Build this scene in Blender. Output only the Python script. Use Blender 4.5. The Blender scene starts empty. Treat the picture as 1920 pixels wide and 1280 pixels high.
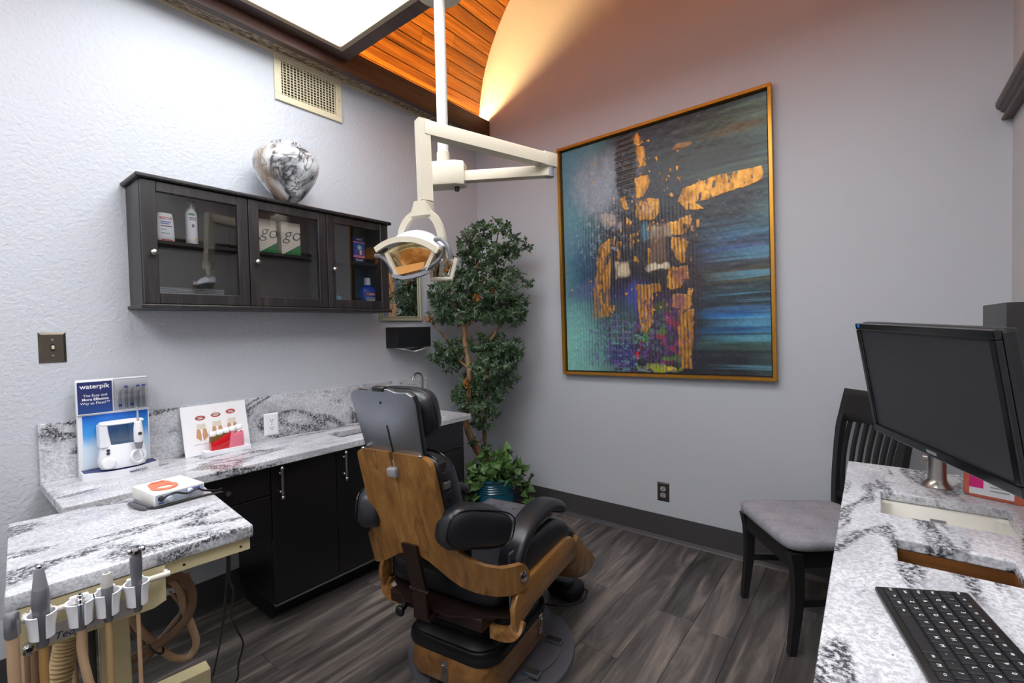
import bpy, bmesh, math, random
import numpy as np
from math import sin, cos, pi, radians, sqrt, atan2
from mathutils import Vector, Matrix

random.seed(7)
S = bpy.context.scene
C = S.collection

# ------------------------------------------------------------------ camera
YAW, PITCH, ROLL, FPX = 0.6641, 0.0274, -0.0221, 877.65
CAM = Vector((2.4812, -2.7632, 1.2956))
F_ = Vector((-sin(YAW)*cos(PITCH), cos(YAW)*cos(PITCH), -sin(PITCH)))
R0 = Vector((cos(YAW), sin(YAW), 0)); U0 = R0.cross(F_)
R_ = cos(ROLL)*R0 + sin(ROLL)*U0; U_ = R_.cross(F_)
cd = bpy.data.cameras.new('camera'); cam = bpy.data.objects.new('camera', cd); C.objects.link(cam)
cd.sensor_fit = 'HORIZONTAL'; cd.sensor_width = 36; cd.lens = FPX/1920*36; cd.clip_start = .02
cam.matrix_world = Matrix(((R_.x, U_.x, -F_.x, CAM.x), (R_.y, U_.y, -F_.y, CAM.y), (R_.z, U_.z, -F_.z, CAM.z), (0, 0, 0, 1)))
S.camera = cam

def ray(x, y): return F_ + R_*((x-960)/FPX) - U_*((y-640)/FPX)
def on(x, y, ax, v):                       # photo pixel -> point on an axis plane of the room
    d = ray(x, y); i = 'xyz'.index(ax); return CAM + d*((v-CAM[i])/d[i])
def at(x, y, depth): return CAM + ray(x, y)*depth

# ------------------------------------------------------------------ world, exposure
w = bpy.data.worlds.new('world'); S.world = w; w.use_nodes = True
w.node_tree.nodes['Background'].inputs[0].default_value = (.9, .95, 1, 1)
w.node_tree.nodes['Background'].inputs[1].default_value = .25
S.view_settings.view_transform = 'Standard'; S.view_settings.look = 'None'
S.view_settings.exposure = 0.38; S.view_settings.gamma = 1; S.view_settings.use_curve_mapping = False
PANEL_EMIT = 6.0
COVE_W = 250.0

# ------------------------------------------------------------------ object helpers
MW = {}                                     # root object -> its world matrix
def link(o): C.objects.link(o); return o
def thing(name, label, cat, loc=(0, 0, 0), rz=0, group=None):
    o = link(bpy.data.objects.new(name, None)); o.empty_display_size = .05
    o.location = loc; o.rotation_euler = (0, 0, rz)
    o['label'] = label; o['category'] = cat
    if group: o['group'] = group
    MW[o.name] = Matrix.Translation(Vector(loc)) @ Matrix.Rotation(rz, 4, 'Z')
    return o
def root_of(o):
    while o.parent: o = o.parent
    return o
def obj(name, bm, mat, parent=None, smooth=35, local=False, label=None, cat=None, kind=None, group=None, me=None):
    if me is None:
        me = bpy.data.meshes.new(name); bmesh.ops.recalc_face_normals(bm, faces=bm.faces[:]); bm.to_mesh(me); bm.free()
        if parent is not None and not local:
            r = root_of(parent)
            if r.name in MW: me.transform(MW[r.name].inverted())
        if smooth:
            me.shade_smooth(); me.set_sharp_from_angle(angle=radians(smooth))
    for m in (mat if isinstance(mat, (list, tuple)) else [mat]): me.materials.append(m)
    o = link(bpy.data.objects.new(name, me)); o.parent = parent
    if label: o['label'] = label
    if cat: o['category'] = cat
    if kind: o['kind'] = kind
    if group: o['group'] = group
    return o
def struct(name, bm, mat, label, parent=None, smooth=0):
    o = obj(name, bm, mat, parent, smooth)
    if parent is None: o['kind'] = 'structure'; o['label'] = label; o['category'] = name.split('_')[0]
    return o
def copy_tree(o, parent=None):
    c = o.copy(); link(c); c.parent = parent
    if o.name in MW: MW[c.name] = MW[o.name]
    for ch in list(o.children): copy_tree(ch, c)
    return c

def NB(): return bmesh.new()
def _merge(bm, tb, M=None):
    if M is not None: tb.transform(M)
    me = bpy.data.meshes.new('tmp'); tb.to_mesh(me); tb.free(); bm.from_mesh(me); bpy.data.meshes.remove(me); return bm
def box(bm, lo, hi, bev=0, seg=2, M=None):
    tb = NB(); bmesh.ops.create_cube(tb, size=1)
    lo, hi = Vector([min(a, b) for a, b in zip(lo, hi)]), Vector([max(a, b) for a, b in zip(lo, hi)])
    c = (lo+hi)/2; s = hi-lo
    for v in tb.verts: v.co = Vector((c.x+v.co.x*s.x, c.y+v.co.y*s.y, c.z+v.co.z*s.z))
    if bev: bmesh.ops.bevel(tb, geom=tb.edges[:], offset=bev, segments=seg, profile=.5, affect='EDGES')
    return _merge(bm, tb, M)
def B(lo, hi, bev=0, seg=2, M=None): return box(NB(), lo, hi, bev, seg, M)
def ringfaces(bm, A, Bv, closed=True):
    n = len(A)
    for i in range(n if closed else n-1):
        j = (i+1) % n
        try: bm.faces.new((A[i], A[j], Bv[j], Bv[i]))
        except ValueError: pass
def loft(bm, rings, caps=True, closed=True, loop=False):
    V = [[bm.verts.new(p) for p in r] for r in rings]
    for a, b in zip(V, V[1:]): ringfaces(bm, a, b, closed)
    if loop: ringfaces(bm, V[-1], V[0], closed)
    if caps and not loop and closed:
        for r in (V[0], V[-1]):
            try: bm.faces.new(r)
            except ValueError: pass
    return bm
def frames(pts, closed=False):
    pts = [Vector(p) for p in pts]; n = len(pts); T = []
    for i in range(n):
        if closed: t = pts[(i+1) % n]-pts[i-1]
        else: t = pts[min(i+1, n-1)]-pts[max(i-1, 0)]
        T.append(t.normalized() if t.length > 1e-9 else Vector((0, 0, 1)))
    ref = Vector((0, 0, 1)) if abs(T[0].z) < .9 else Vector((1, 0, 0))
    N = (ref-T[0]*ref.dot(T[0])).normalized(); out = []
    for t in T:
        N = (N-t*N.dot(t)).normalized(); out.append((N, t.cross(N)))
    return pts, T, out
def tube(bm, pts, r, n=10, closed=False, caps=True, sx=1, sy=1):
    P, T, fr = frames(pts, closed); rs = r if isinstance(r, (list, tuple)) else [r]*len(P)
    rings = [[p+(N*cos(2*pi*k/n)*sx+Bn*sin(2*pi*k/n)*sy)*rr for k in range(n)] for p, (N, Bn), rr in zip(P, fr, rs)]
    return loft(bm, rings, caps, True, closed)
def cyl(bm, a, b, r, n=16, r2=None): return tube(bm, [a, b], [r, r if r2 is None else r2], n)
def sweep(bm, pts, sec, closed=False, up=None):   # section polygon (side, up) along path with a fixed up vector
    pts = [Vector(p) for p in pts]; n = len(pts); rings = []; up = Vector(up or (0, 0, 1))
    for i, p in enumerate(pts):
        t = (pts[(i+1) % n]-pts[i-1]) if closed else (pts[min(i+1, n-1)]-pts[max(i-1, 0)])
        t.normalize(); s = t.cross(up).normalized(); u = s.cross(t)
        rings.append([p+s*a+u*b for a, b in sec])
    return loft(bm, rings, True, True, closed)
def lathe(bm, prof, c=(0, 0, 0), n=32, M=None):
    tb = NB(); c = Vector(c); rings = []
    for r, z in prof: rings.append([c+Vector((max(r, 1e-4)*cos(2*pi*k/n), max(r, 1e-4)*sin(2*pi*k/n), z)) for k in range(n)])
    loft(tb, rings); return _merge(bm, tb, M)
def prism(bm, poly, d0, d1, M=None, bev=0):       # polygon in local XY, extruded in local Z
    tb = NB(); a = [tb.verts.new((x, y, d0)) for x, y in poly]; b = [tb.verts.new((x, y, d1)) for x, y in poly]
    tb.faces.new(a); tb.faces.new(b); ringfaces(tb, a, b)
    bmesh.ops.recalc_face_normals(tb, faces=tb.faces[:])
    if bev:
        e = [x for x in tb.edges if abs(x.verts[0].co.z-x.verts[1].co.z) < 1e-6]
        bmesh.ops.bevel(tb, geom=e, offset=bev, segments=2, profile=.5, affect='EDGES')
    return _merge(bm, tb, M)
def grid(bm, fn, nu, nv, cu=False, cv=False):
    V = [[bm.verts.new(fn(i/(nu if cu else nu-1), j/(nv if cv else nv-1))) for j in range(nv)] for i in range(nu)]
    for i in range(nu if cu else nu-1):
        for j in range(nv if cv else nv-1):
            a = V[i][j]; b = V[(i+1) % nu][j]; c = V[(i+1) % nu][(j+1) % nv]; d = V[i][(j+1) % nv]
            bm.faces.new((a, b, c, d))
    return bm
def superell(bm, c, h, e1=.4, e2=.4, nu=32, nv=18, fn=None, M=None):
    tb = NB(); c = Vector(c)
    sp = lambda v, e: math.copysign(abs(v)**e, v)
    rings = []
    for j in range(nv+1):
        ph = -pi/2+pi*j/nv; cp = max(sp(cos(ph), e1), 1e-3)
        r = []
        for i in range(nu):
            t = 2*pi*i/nu
            q = Vector((h[0]*cp*sp(cos(t), e2), h[1]*cp*sp(sin(t), e2), h[2]*sp(sin(ph), e1)))
            if fn: q = fn(q)
            r.append(c+q)
        rings.append(r)
    loft(tb, rings); return _merge(bm, tb, M)
def smoothpath(pts, k=6, closed=False):           # Catmull-Rom
    P = [Vector(p) for p in pts]; n = len(P); out = []
    for i in range(n if closed else n-1):
        a = P[i-1] if (i > 0 or closed) else P[0]*2-P[1]; b = P[i]; c = P[(i+1) % n]
        d = P[(i+2) % n] if (closed or i+2 < n) else c*2-b
        for j in range(k):
            t = j/k; out.append(.5*((2*b)+(c-a)*t+(2*a-5*b+4*c-d)*t*t+(3*b-a-3*c+d)*t**3))
    if not closed: out.append(P[-1])
    return out
def basis(x, y, o):                                # matrix with local X, Y axes and origin
    x = Vector(x).normalized(); y = Vector(y); y = (y-x*y.dot(x)).normalized(); z = x.cross(y); o = Vector(o)
    return Matrix(((x.x, y.x, z.x, o.x), (x.y, y.y, z.y, o.y), (x.z, y.z, z.z, o.z), (0, 0, 0, 1)))
def text(s, size, M, mat, parent, name='lettering', bold=0, shear=0, align='CENTER', depth=.0004, local=False, sx=1):
    cu = bpy.data.curves.new('t', 'FONT'); cu.body = s; cu.size = size; cu.align_x = align; cu.align_y = 'CENTER'
    cu.offset = bold; cu.shear = shear; cu.extrude = depth; cu.resolution_u = 3
    to = link(bpy.data.objects.new('t', cu)); bpy.context.view_layer.update()
    me = bpy.data.meshes.new_from_object(to.evaluated_get(bpy.context.evaluated_depsgraph_get()))
    bpy.data.objects.remove(to); bpy.data.curves.remove(cu)
    me.transform(M @ Matrix.Diagonal((sx, 1, 1, 1)))
    if not local: me.transform(MW[root_of(parent).name].inverted())
    me.name = name
    return obj(name, None, mat, parent, me=me)

# ------------------------------------------------------------------ materials
def lin(c):                                        # sRGB 0-255 -> linear
    return tuple(((v/255)/12.92 if v/255 <= .04045 else (((v/255)+.055)/1.055)**2.4) for v in c)+(1,)
class NT:
    def __init__(s, name):
        s.m = bpy.data.materials.new(name); s.m.use_nodes = True; s.t = s.m.node_tree; s.n = s.t.nodes; s.p = s.n['Principled BSDF']
    def new(s, typ, **kw):
        n = s.n.new('ShaderNode'+typ)
        for k, v in kw.items():
            if k.startswith('i_'):
                key = k[2:]; n.inputs[int(key) if key.isdigit() else key.replace('_', ' ')].default_value = v
            else: setattr(n, k, v)
        return n
    def l(s, a, b): s.t.links.new(a, b)
    def coords(s, scale=(1, 1, 1), rot=(0, 0, 0), kind='Object', rnd=False):
        if kind == 'World': src = s.new('NewGeometry').outputs['Position']
        else: src = s.new('TexCoord').outputs[kind]
        if rnd:
            oi = s.new('ObjectInfo'); mu = s.new('Math', operation='MULTIPLY', i_1=37.0); s.l(oi.outputs['Random'], mu.inputs[0])
            ad = s.new('VectorMath', operation='ADD'); s.l(src, ad.inputs[0]); s.l(mu.outputs[0], ad.inputs[1]); src = ad.outputs[0]
        mp = s.new('Mapping'); mp.inputs['Scale'].default_value = scale; mp.inputs['Rotation'].default_value = rot
        s.l(src, mp.inputs['Vector']); return mp.outputs[0]
    def noise(s, vec, scale, detail=4, rough=.55, dist=0):
        n = s.new('TexNoise'); n.inputs['Scale'].default_value = scale; n.inputs['Detail'].default_value = detail
        n.inputs['Roughness'].default_value = rough; n.inputs['Distortion'].default_value = dist
        s.l(vec, n.inputs['Vector']); return n.outputs['Fac']
    def ramp(s, fac, stops, interp='LINEAR'):
        r = s.new('ValToRGB'); r.color_ramp.interpolation = interp; e = r.color_ramp.elements
        while len(e) < len(stops): e.new(.5)
        for el, (p, c) in zip(e, stops): el.position = p; el.color = c if len(c) == 4 else (*c, 1)
        s.l(fac, r.inputs[0]); return r.outputs[0]
    def mix(s, fac, a, b, mode='MIX'):
        n = s.new('Mix', data_type='RGBA', blend_type=mode)
        for k, v in ((0, fac), (6, a), (7, b)):
            if hasattr(v, 'links') or hasattr(v, 'is_linked'): s.l(v, n.inputs[k])
            else: n.inputs[k].default_value = v
        return n.outputs[2]
    def mul(s, a, b):
        n = s.new('Math', operation='MULTIPLY')
        for k, v in ((0, a), (1, b)):
            if hasattr(v, 'is_linked'): s.l(v, n.inputs[k])
            else: n.inputs[k].default_value = v
        return n.outputs[0]
    def bump(s, h, strength=.2, dist=.002):
        b = s.new('Bump'); b.inputs['Strength'].default_value = strength; b.inputs['Distance'].default_value = dist
        s.l(h, b.inputs['Height']); s.l(b.outputs[0], s.p.inputs['Normal'])
    def set(s, **kw):
        for k, v in kw.items():
            i = s.p.inputs[k.replace('_', ' ')]
            if hasattr(v, 'is_linked'): s.l(v, i)
            else: i.default_value = v
        return s.m
def plain(name, rgb, rough=.5, metal=0, var=.06, scale=30, bump=0, coat=0, **kw):
    t = NT(name); c = lin(rgb); n = t.noise(t.coords(), scale, 3)
    a = tuple(x*(1-var) for x in c[:3])+(1,); b = tuple(min(1, x*(1+var)) for x in c[:3])+(1,)
    t.set(Base_Color=t.mix(n, a, b), Roughness=rough, Metallic=metal)
    if bump: t.bump(n, bump, .001)
    if coat: t.set(Coat_Weight=coat, Coat_Roughness=.1)
    if kw: t.set(**kw)
    return t.m
def emit(name, rgb, strength):
    t = NT(name); return t.set(Base_Color=lin(rgb), Emission_Color=lin(rgb), Emission_Strength=strength)
def wood(name, dark, mid, light, scale=(14, 1.2, 14), rough=.45, rnd=False, bump=.15, kind='Object', knots=True, tone=.0, coat=0):
    t = NT(name); v = t.coords(scale, kind=kind, rnd=rnd)
    n1 = t.noise(v, 1.0, 5, .6, 1.2); n2 = t.noise(t.coords(tuple(x*6 for x in scale), kind=kind, rnd=rnd), 1.0, 3, .6, .3)
    c = t.ramp(n1, [(.28, lin(dark)), (.5, lin(mid)), (.72, lin(light))])
    fine = t.ramp(n2, [(.3, (.62, .62, .62, 1)), (.6, (1, 1, 1, 1))]); c = t.mix(.75, c, fine, 'MULTIPLY')
    if knots == 'spots':
        vo = t.new('TexVoronoi'); vo.inputs['Scale'].default_value = 5.5; t.l(t.coords((1.0, 1.0, .55)), vo.inputs['Vector']); c = t.mix(t.ramp(vo.outputs['Distance'], [(.03, (.75, .75, .75, 1)), (.075, (0, 0, 0, 1))]), c, lin((48, 28, 14)))
        ln = t.noise(t.coords((16, 16, .5)), 1.0, 2); c = t.mix(t.ramp(ln, [(.60, (0, 0, 0, 1)), (.64, (.55, .55, .55, 1)), (.68, (0, 0, 0, 1))]), c, lin((70, 42, 18)))
    if tone:
        oi = t.new('ObjectInfo'); c = t.mix(tone, c, t.ramp(oi.outputs['Random'], [(0, (.35, .35, .36, 1)), (.5, (.9, .88, .86, 1)), (1, (1.5, 1.45, 1.4, 1))]), 'MULTIPLY')
    t.set(Base_Color=c, Roughness=rough); t.bump(n2, bump, .0015)
    if coat: t.set(Coat_Weight=coat, Coat_Roughness=.12)
    return t.m
def granite(name, rot=.35, off=0):
    t = NT(name); v0 = t.coords((1, 1, 1), (0, 0, 0), 'World')
    vs = t.new('Mapping'); vs.inputs['Rotation'].default_value = (.15, .2, rot); vs.inputs['Scale'].default_value = (2.6, .9, 2.0); vs.inputs['Location'].default_value = (off, off*.7, 0)
    t.l(v0, vs.inputs['Vector']); v = vs.outputs[0]
    vein = t.noise(v, 1.9, 3, .55, .8); cloud = t.noise(v, 4.2, 4, .6, .4); streak = t.noise(v, 11, 4, .65, .6)
    sp = t.noise(v0, 170, 2, .6); sp2 = t.noise(v0, 120, 4, .75)
    base = t.ramp(cloud, [(.30, lin((172, 173, 178))), (.45, lin((196, 197, 202))), (.60, lin((214, 215, 220)))])
    base = t.mix(t.mul(t.ramp(sp2, [(.44, (1, 1, 1, 1)), (.54, (0, 0, 0, 1))]), .55), base, lin((146, 147, 154)))
    base = t.mix(t.mul(t.ramp(streak, [(.30, (1, 1, 1, 1)), (.40, (0, 0, 0, 1))]), .6), base, lin((110, 110, 118)))
    base = t.mix(t.ramp(sp, [(.27, (.8, .8, .8, 1)), (.34, (0, 0, 0, 1))]), base, lin((86, 86, 92)))
    vm = t.ramp(vein, [(.535, (0, 0, 0, 1)), (.575, (1, 1, 1, 1)), (.605, (1, 1, 1, 1)), (.645, (0, 0, 0, 1))])
    fl = t.ramp(sp2, [(.44, (1, 1, 1, 1)), (.60, (.18, .18, .18, 1))])
    c = t.mix(t.mul(vm, fl), base, lin((56, 56, 62)))
    return t.set(Base_Color=c, Roughness=.24, Specular_IOR_Level=.5)
def leather(name, rgb, rough=.33):
    t = NT(name); v = t.coords(); n = t.noise(v, 9, 4, .6, .5); f = t.noise(v, 260, 2)
    c = lin(rgb); t.set(Base_Color=t.mix(n, tuple(x*.8 for x in c[:3])+(1,), tuple(x*1.2 for x in c[:3])+(1,)), Roughness=rough)
    a = t.new('Math', operation='MULTIPLY_ADD', i_1=.12); t.l(f, a.inputs[0]); t.l(n, a.inputs[2]); t.bump(a.outputs[0], .25, .006); return t.m
def glass(name, tint=(1, 1, 1), ior=1.5, rough=0):
    t = NT(name); t.n.remove(t.p); tr = t.new('BsdfTransparent'); tr.inputs[0].default_value = (*tint, 1)
    gl = t.new('BsdfGlossy'); gl.inputs['Roughness'].default_value = rough; gl.inputs[0].default_value = (1, 1, 1, 1)
    fr = t.new('Fresnel'); fr.inputs[0].default_value = ior; mx = t.new('MixShader')
    n = t.noise(t.coords(), 3, 2)                       # faint smears on the pane
    ad = t.new('Math', operation='MULTIPLY_ADD', i_1=.02); t.l(n, ad.inputs[0]); t.l(fr.outputs[0], ad.inputs[2])
    t.l(ad.outputs[0], mx.inputs[0]); t.l(tr.outputs[0], mx.inputs[1]); t.l(gl.outputs[0], mx.inputs[2]); t.l(mx.outputs[0], t.n['Material Output'].inputs[0]); return t.m
def wallpaint(name, rgb, strength=.35, scale=75):
    t = NT(name); v = t.coords(kind='World'); n = t.noise(v, scale, 3, .55, .4); b = t.noise(v, 1.4, 2)
    c = lin(rgb); t.set(Base_Color=t.mix(b, tuple(x*.97 for x in c[:3])+(1,), c), Roughness=.55); t.bump(n, strength, .004); return t.m

WALL = wallpaint('wall_paint', (191, 194, 201), .95, 60)
WALLS = wallpaint('wall_paint_smooth', (180, 183, 189), .12, 55)
WALLP = wallpaint('wall_paint_plain', (188, 187, 189), .2)
FLOORW = wood('floor_plank_vinyl', (40, 37, 38), (84, 79, 77), (138, 128, 120), (11, 1.1, 5), .38, True, .2, 'Object', tone=.4)
CEDAR = wood('cedar_plank', (110, 66, 22), (172, 108, 34), (206, 136, 48), (20, .9, 20), .35, True, .06, 'Object', tone=.4)
BEAM = wood('stained_beam', (46, 26, 20), (70, 42, 32), (88, 56, 42), (16, .8, 16), .4)
STUCCO = None
t = NT('stucco_strip'); nn = t.noise(t.coords((1, .45, 1), kind='World'), 95, 3, .6); t.set(Base_Color=t.ramp(nn, [(.4, lin((92, 78, 62))), (.6, lin((170, 152, 128)))]), Roughness=.85); t.bump(nn, .8, .006); STUCCO = t.m
CREAM = plain('cream_paint', (214, 203, 172), .45)
CREAM2 = plain('cream_trim', (198, 180, 152), .5)
PANELFR = plain('light_frame_beige', (158, 142, 122), .5)
BASEB = plain('baseboard_vinyl', (62, 60, 62), .45)
BASEL = plain('baseboard_lip', (92, 92, 96), .4)
DARKWOOD = wood('espresso_wood', (20, 17, 18), (34, 29, 30), (58, 50, 50), (3, 26, 3), .4, bump=.3)
DARKWOODV = wood('espresso_wood_upright', (20, 17, 18), (34, 29, 30), (58, 50, 50), (26, 26, 2.2), .4, bump=.3)
BLACKLAM = plain('black_laminate', (20, 19, 22), .32)
BLACKIN = plain('black_interior', (16, 15, 17), .6)
GRAN = granite('granite_counter')
NICKEL = plain('brushed_nickel', (176, 172, 166), .28, 1, .1, 120)
CHROME = plain('chrome', (205, 205, 208), .12, 1)
STEEL = plain('brushed_steel', (150, 154, 162), .36, 1, .08, 60)
WHITE = plain('white_plastic', (232, 233, 238), .35, var=.02)
WHITEP = plain('white_paper', (236, 236, 238), .7, var=.02)
BLACKP = plain('black_plastic', (20, 20, 22), .38)
BLACKG = plain('black_gloss', (14, 14, 16), .16)
DARKGR = plain('dark_grey_plastic', (58, 58, 62), .45)
GREYP = plain('grey_plastic', (128, 128, 136), .42)
LENSGLASS = glass('clear_glass')
# ================================================================== ROOM SHELL
RX, YF = 2.91, -4.3                                  # right wall, wall behind the camera
ZB0, ZB1 = 2.743, 2.877                              # beam bottom / top
fl = struct('floor', B((-.05, YF, -.06), (RX+.05, .05, -.006)), plain('subfloor_dark', (26, 25, 26), .7), 'dark wood-look plank floor of the treatment room')
PW = .168; row = 0; x = 0
while x < RX-.01:
    x1 = min(x+PW, RX); y = YF - random.uniform(0, 1.1)
    while y < 0:
        y1 = min(y+1.22, 0); a = max(y, YF)
        if y1-a > .03:
            o = obj('plank', B((x+.0007, a+.0007, -.006), (x1-.0007, y1-.0007, 0), .0008, 1), FLOORW, fl, 0)
        y += 1.22
    x = x1; row += 1
struct('wall_left', B((-.1, YF, 0), (0, .1, ZB1+.1)), WALL, 'textured light grey wall carrying the glass-door cabinet')
struct('wall_back', B((0, 0, 0), (RX, .1, 4.35)), WALLS, 'smooth light grey wall with the large abstract painting')
struct('wall_right', B((RX, YF, 0), (RX+.1, .1, ZB1+.1)), WALLP, 'grey wall behind the computer counter')
struct('wall_front', B((-.1, YF-.1, 0), (RX+.1, YF, 4.35)), WALLP, 'plain grey wall facing the painting')
def baseboard(name, a, b, n, label):                 # along floor line a->b, n = normal into the room
    a, b, n = Vector(a), Vector(b), Vector(n); sec = [(0, .148), (0, 0), (.020, 0), (.016, .007), (.007, .013), (.004, .02), (.004, .148)]
    bm = NB(); R1 = [a+n*s+Vector((0, 0, z)) for s, z in sec]; R2 = [b+n*s+Vector((0, 0, z)) for s, z in sec]; loft(bm, [R1, R2])
    bo = struct(name, bm, BASEB, label)
baseboard('baseboard_back', (0, 0, 0), (RX, 0, 0), (0, -1, 0), 'dark grey vinyl cove base below the painting wall')
baseboard('baseboard_left', (0, YF, 0), (0, -.021, 0), (1, 0, 0), 'dark grey vinyl cove base under the long counter')
baseboard('baseboard_right', (RX, YF, 0), (RX, -.021, 0), (-1, 0, 0), 'dark grey vinyl cove base of the computer wall')
# --- vaulted plank ceiling, ellipse springing behind the two beams
EX, EZ, EA, EB = 1.455, 2.87, 1.413, 1.28
def ell(t): return Vector((EX-EA*cos(t), 0, EZ+EB*sin(t)))
arc = [0.0]; M_ = 600
for i in range(M_): arc.append(arc[-1]+(ell(pi*(i+1)/M_)-ell(pi*i/M_)).length)
def t_of(s):
    i = int(np.searchsorted(arc, s)); i = min(max(i, 1), M_); return pi*(i-1+(s-arc[i-1])/(arc[i]-arc[i-1]))/M_
bm = NB(); rings = []
for k in range(49):
    p = ell(pi*k/48); n = Vector(((p.x-EX)/EA**2, 0, (p.z-EZ)/EB**2)).normalized(); q0, q1 = p+n*.02, p+n*.06
    rings.append([Vector((q.x, y, q.z)) for q, y in ((q0, YF), (q0, .05), (q1, .05), (q1, YF))])
loft(bm, rings); ceil = struct('ceiling', bm, plain('ceiling_backing', (40, 24, 16), .7), 'barrel-vaulted ceiling of stained orange-brown wood planks')
NR = 50
for k in range(NR):
    s0, s1 = arc[-1]*k/NR, arc[-1]*(k+1)/NR; g = .0032
    a, b = ell(t_of(s0+g)), ell(t_of(s1-g)); n = Vector((-(b-a).z, 0, (b-a).x)).normalized(); a = a-n*(.0012*(k % 2)); b = b-n*(.0014*((k*7) % 3)/2)
    yj = -random.choice([.35, .62, .9, 1.15, 1.5]); 
    for y0, y1 in ((YF, yj-.001), (yj+.001, -.0005)):
        bm = NB(); loft(bm, [[Vector((q.x, y, q.z)) for q in (a, b, b+n*.018, a+n*.018)] for y in (y0, y1)]); obj('plank', bm, CEDAR, ceil, 0)
for sgn, nm, lb in ((1, 'trim_1', 'dark brown beam hiding the cove light above the vent'), (-1, 'trim_2', 'dark brown beam above the computer wall')):
    xx = lambda v: v if sgn > 0 else RX-v
    struct(nm, B((xx(.108), YF, ZB0), (xx(.148), -.0, ZB1), .003), BEAM, lb)
    s = struct('trim_3' if sgn > 0 else 'trim_4', B((xx(.016), YF, 2.765), (xx(.092), 0, 2.80)), STUCCO, 'rough textured soffit strip between '+('vent wall' if sgn > 0 else 'computer wall')+' and beam')
    for q0, q1, z0 in ((0, .016, 2.757), (.092, .108, 2.752)): obj('edge_moulding', B((xx(q0), YF, z0), (xx(q1), 0, 2.80), .003), CREAM2, s, 0)
    lampn = 'cove_light'
    cv = obj(lampn, B((xx(.030), -4.0, 2.830), (xx(.054), -.06, 2.850), .004), emit('cove_tube_glow' , (255, 206, 136), 0 if 0 else COVE_W*(1.0 if sgn > 0 else .5)), None, 0,
             label='warm glowing strip light hidden behind the beam '+('above the vent' if sgn > 0 else 'over the computer wall'), cat='light')
# crown moulding on the right wall
sec = [(0, 0), (.030, .0), (.034, .006), (.020, .012), (.024, .03), (.034, .036), (.036, .042), (.046, .05), (.050, .062), (.050, .075), (0, .075)]
bm = NB(); loft(bm, [[Vector((RX-a, y, 2.098+b)) for a, b in sec] for y in (-.0005, YF)])
struct('trim_5', bm, wood('walnut_trim', (58, 44, 38), (84, 68, 58), (104, 86, 74), (20, .8, 20), .4), 'brown crown moulding high on the wall above the computer')
# --- ceiling light bridges between the beams
BZ = 2.80
BROWNFR = wood('light_frame_brown', (62, 44, 40), (80, 60, 54), (92, 70, 62), (9, 1, 9), .45)
DIFF = NT('panel_diffuser'); nn_ = DIFF.noise(DIFF.coords(), 400, 1); DIFF.set(Base_Color=(.9, .92, .95, 1), Roughness=.3, Emission_Color=(.955, .98, 1, 1), Emission_Strength=PANEL_EMIT); DIFF.bump(nn_, .3, .002); DIFF = DIFF.m
def bridge(label, y0, y1):
    lt = thing('ceiling_light_panel', label, 'ceiling light', (EX, (y0+y1)/2, BZ)); x0, x1 = .150, RX-.150
    def fpiece(nm, lo, hi, m, bev=.003): return obj(nm, B(lo, hi, bev), m, lt, 0)
    fpiece('frame_rail', (x0, y1-.075, BZ), (x1, y1, BZ+.10), BROWNFR); fpiece('frame_rail', (x0, y0, BZ), (x1, y0+.075, BZ+.10), BROWNFR)
    for xa, xb in ((x0, x0+.075), (x1-.075, x1), (EX-.0375, EX+.0375)): fpiece('frame_stile', (xa, y0+.075, BZ), (xb, y1-.075, BZ+.10), BROWNFR)
    for a, b in ((x0+.075, EX-.0375), (EX+.0375, x1-.075)):
        c_, d = y0+.075, y1-.075
        for lo, hi in (((a, d-.028, BZ-.006), (b, d, BZ+.02)), ((a, c_, BZ-.006), (b, c_+.028, BZ+.02)), ((a, c_+.028, BZ-.006), (a+.028, d-.028, BZ+.02)), ((b-.028, c_+.028, BZ-.006), (b, d-.028, BZ+.02))): fpiece('diffuser_bezel', lo, hi, PANELFR)
        fpiece('diffuser', (a+.028, c_+.028, BZ+.004), (b-.028, d-.028, BZ+.012), DIFF, 0)
    fpiece('top_cover', (x0, y0, BZ+.10), (x1, y1, BZ+.106), BROWNFR, 0)
bridge('large flat white ceiling light panel in a brown wooden frame beside the lamp pole', -2.42, -1.222)
bridge('added out-of-view white light panel in a brown wooden frame, brightening the room from farther off the painting wall', -4.1, -2.9)  # extra panel behind the camera, added to raise the room's brightness
# --- air vent
V0 = thing('air_vent', 'cream metal air vent grille below the stucco strip', 'vent', (0, -1.365, 2.65))
ya, yb, za, zb = -1.559, -1.172, 2.520, 2.765
bm = NB()
for lo, hi in (((.0, ya, za), (.012, yb, za+.035)), ((0, ya, zb-.035), (.012, yb, zb)), ((0, ya, za+.035), (.012, ya+.036, zb-.035)), ((0, yb-.036, za+.035), (.012, yb, zb-.035))): box(bm, lo, hi, .002, 1)
obj('frame', bm, CREAM, V0, 0)
obj('duct_back', B((.0005, ya+.03, za+.03), (.0015, yb-.03, zb-.03)), plain('duct_dark', (58, 48, 40), .8), V0, 0)
for k in range(17): yy = ya+.036+(yb-ya-.072)*(k+.5)/17; obj('louver', B((.007, yy-.0021, za+.035), (.011, yy+.0021, zb-.035)), CREAM, V0, 0)
for k in range(12): zz = za+.035+(zb-za-.07)*(k+.5)/12; obj('louver', B((.0045, ya+.036, zz-.0017), (.0085, yb-.036, zz+.0017)), CREAM, V0, 0)
for yy in (ya+.018, yb-.018): bm = NB(); cyl(bm, (.011, yy, (za+zb)/2), (.014, yy, (za+zb)/2), .004, 10); obj('screw', bm, NICKEL, V0)
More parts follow.
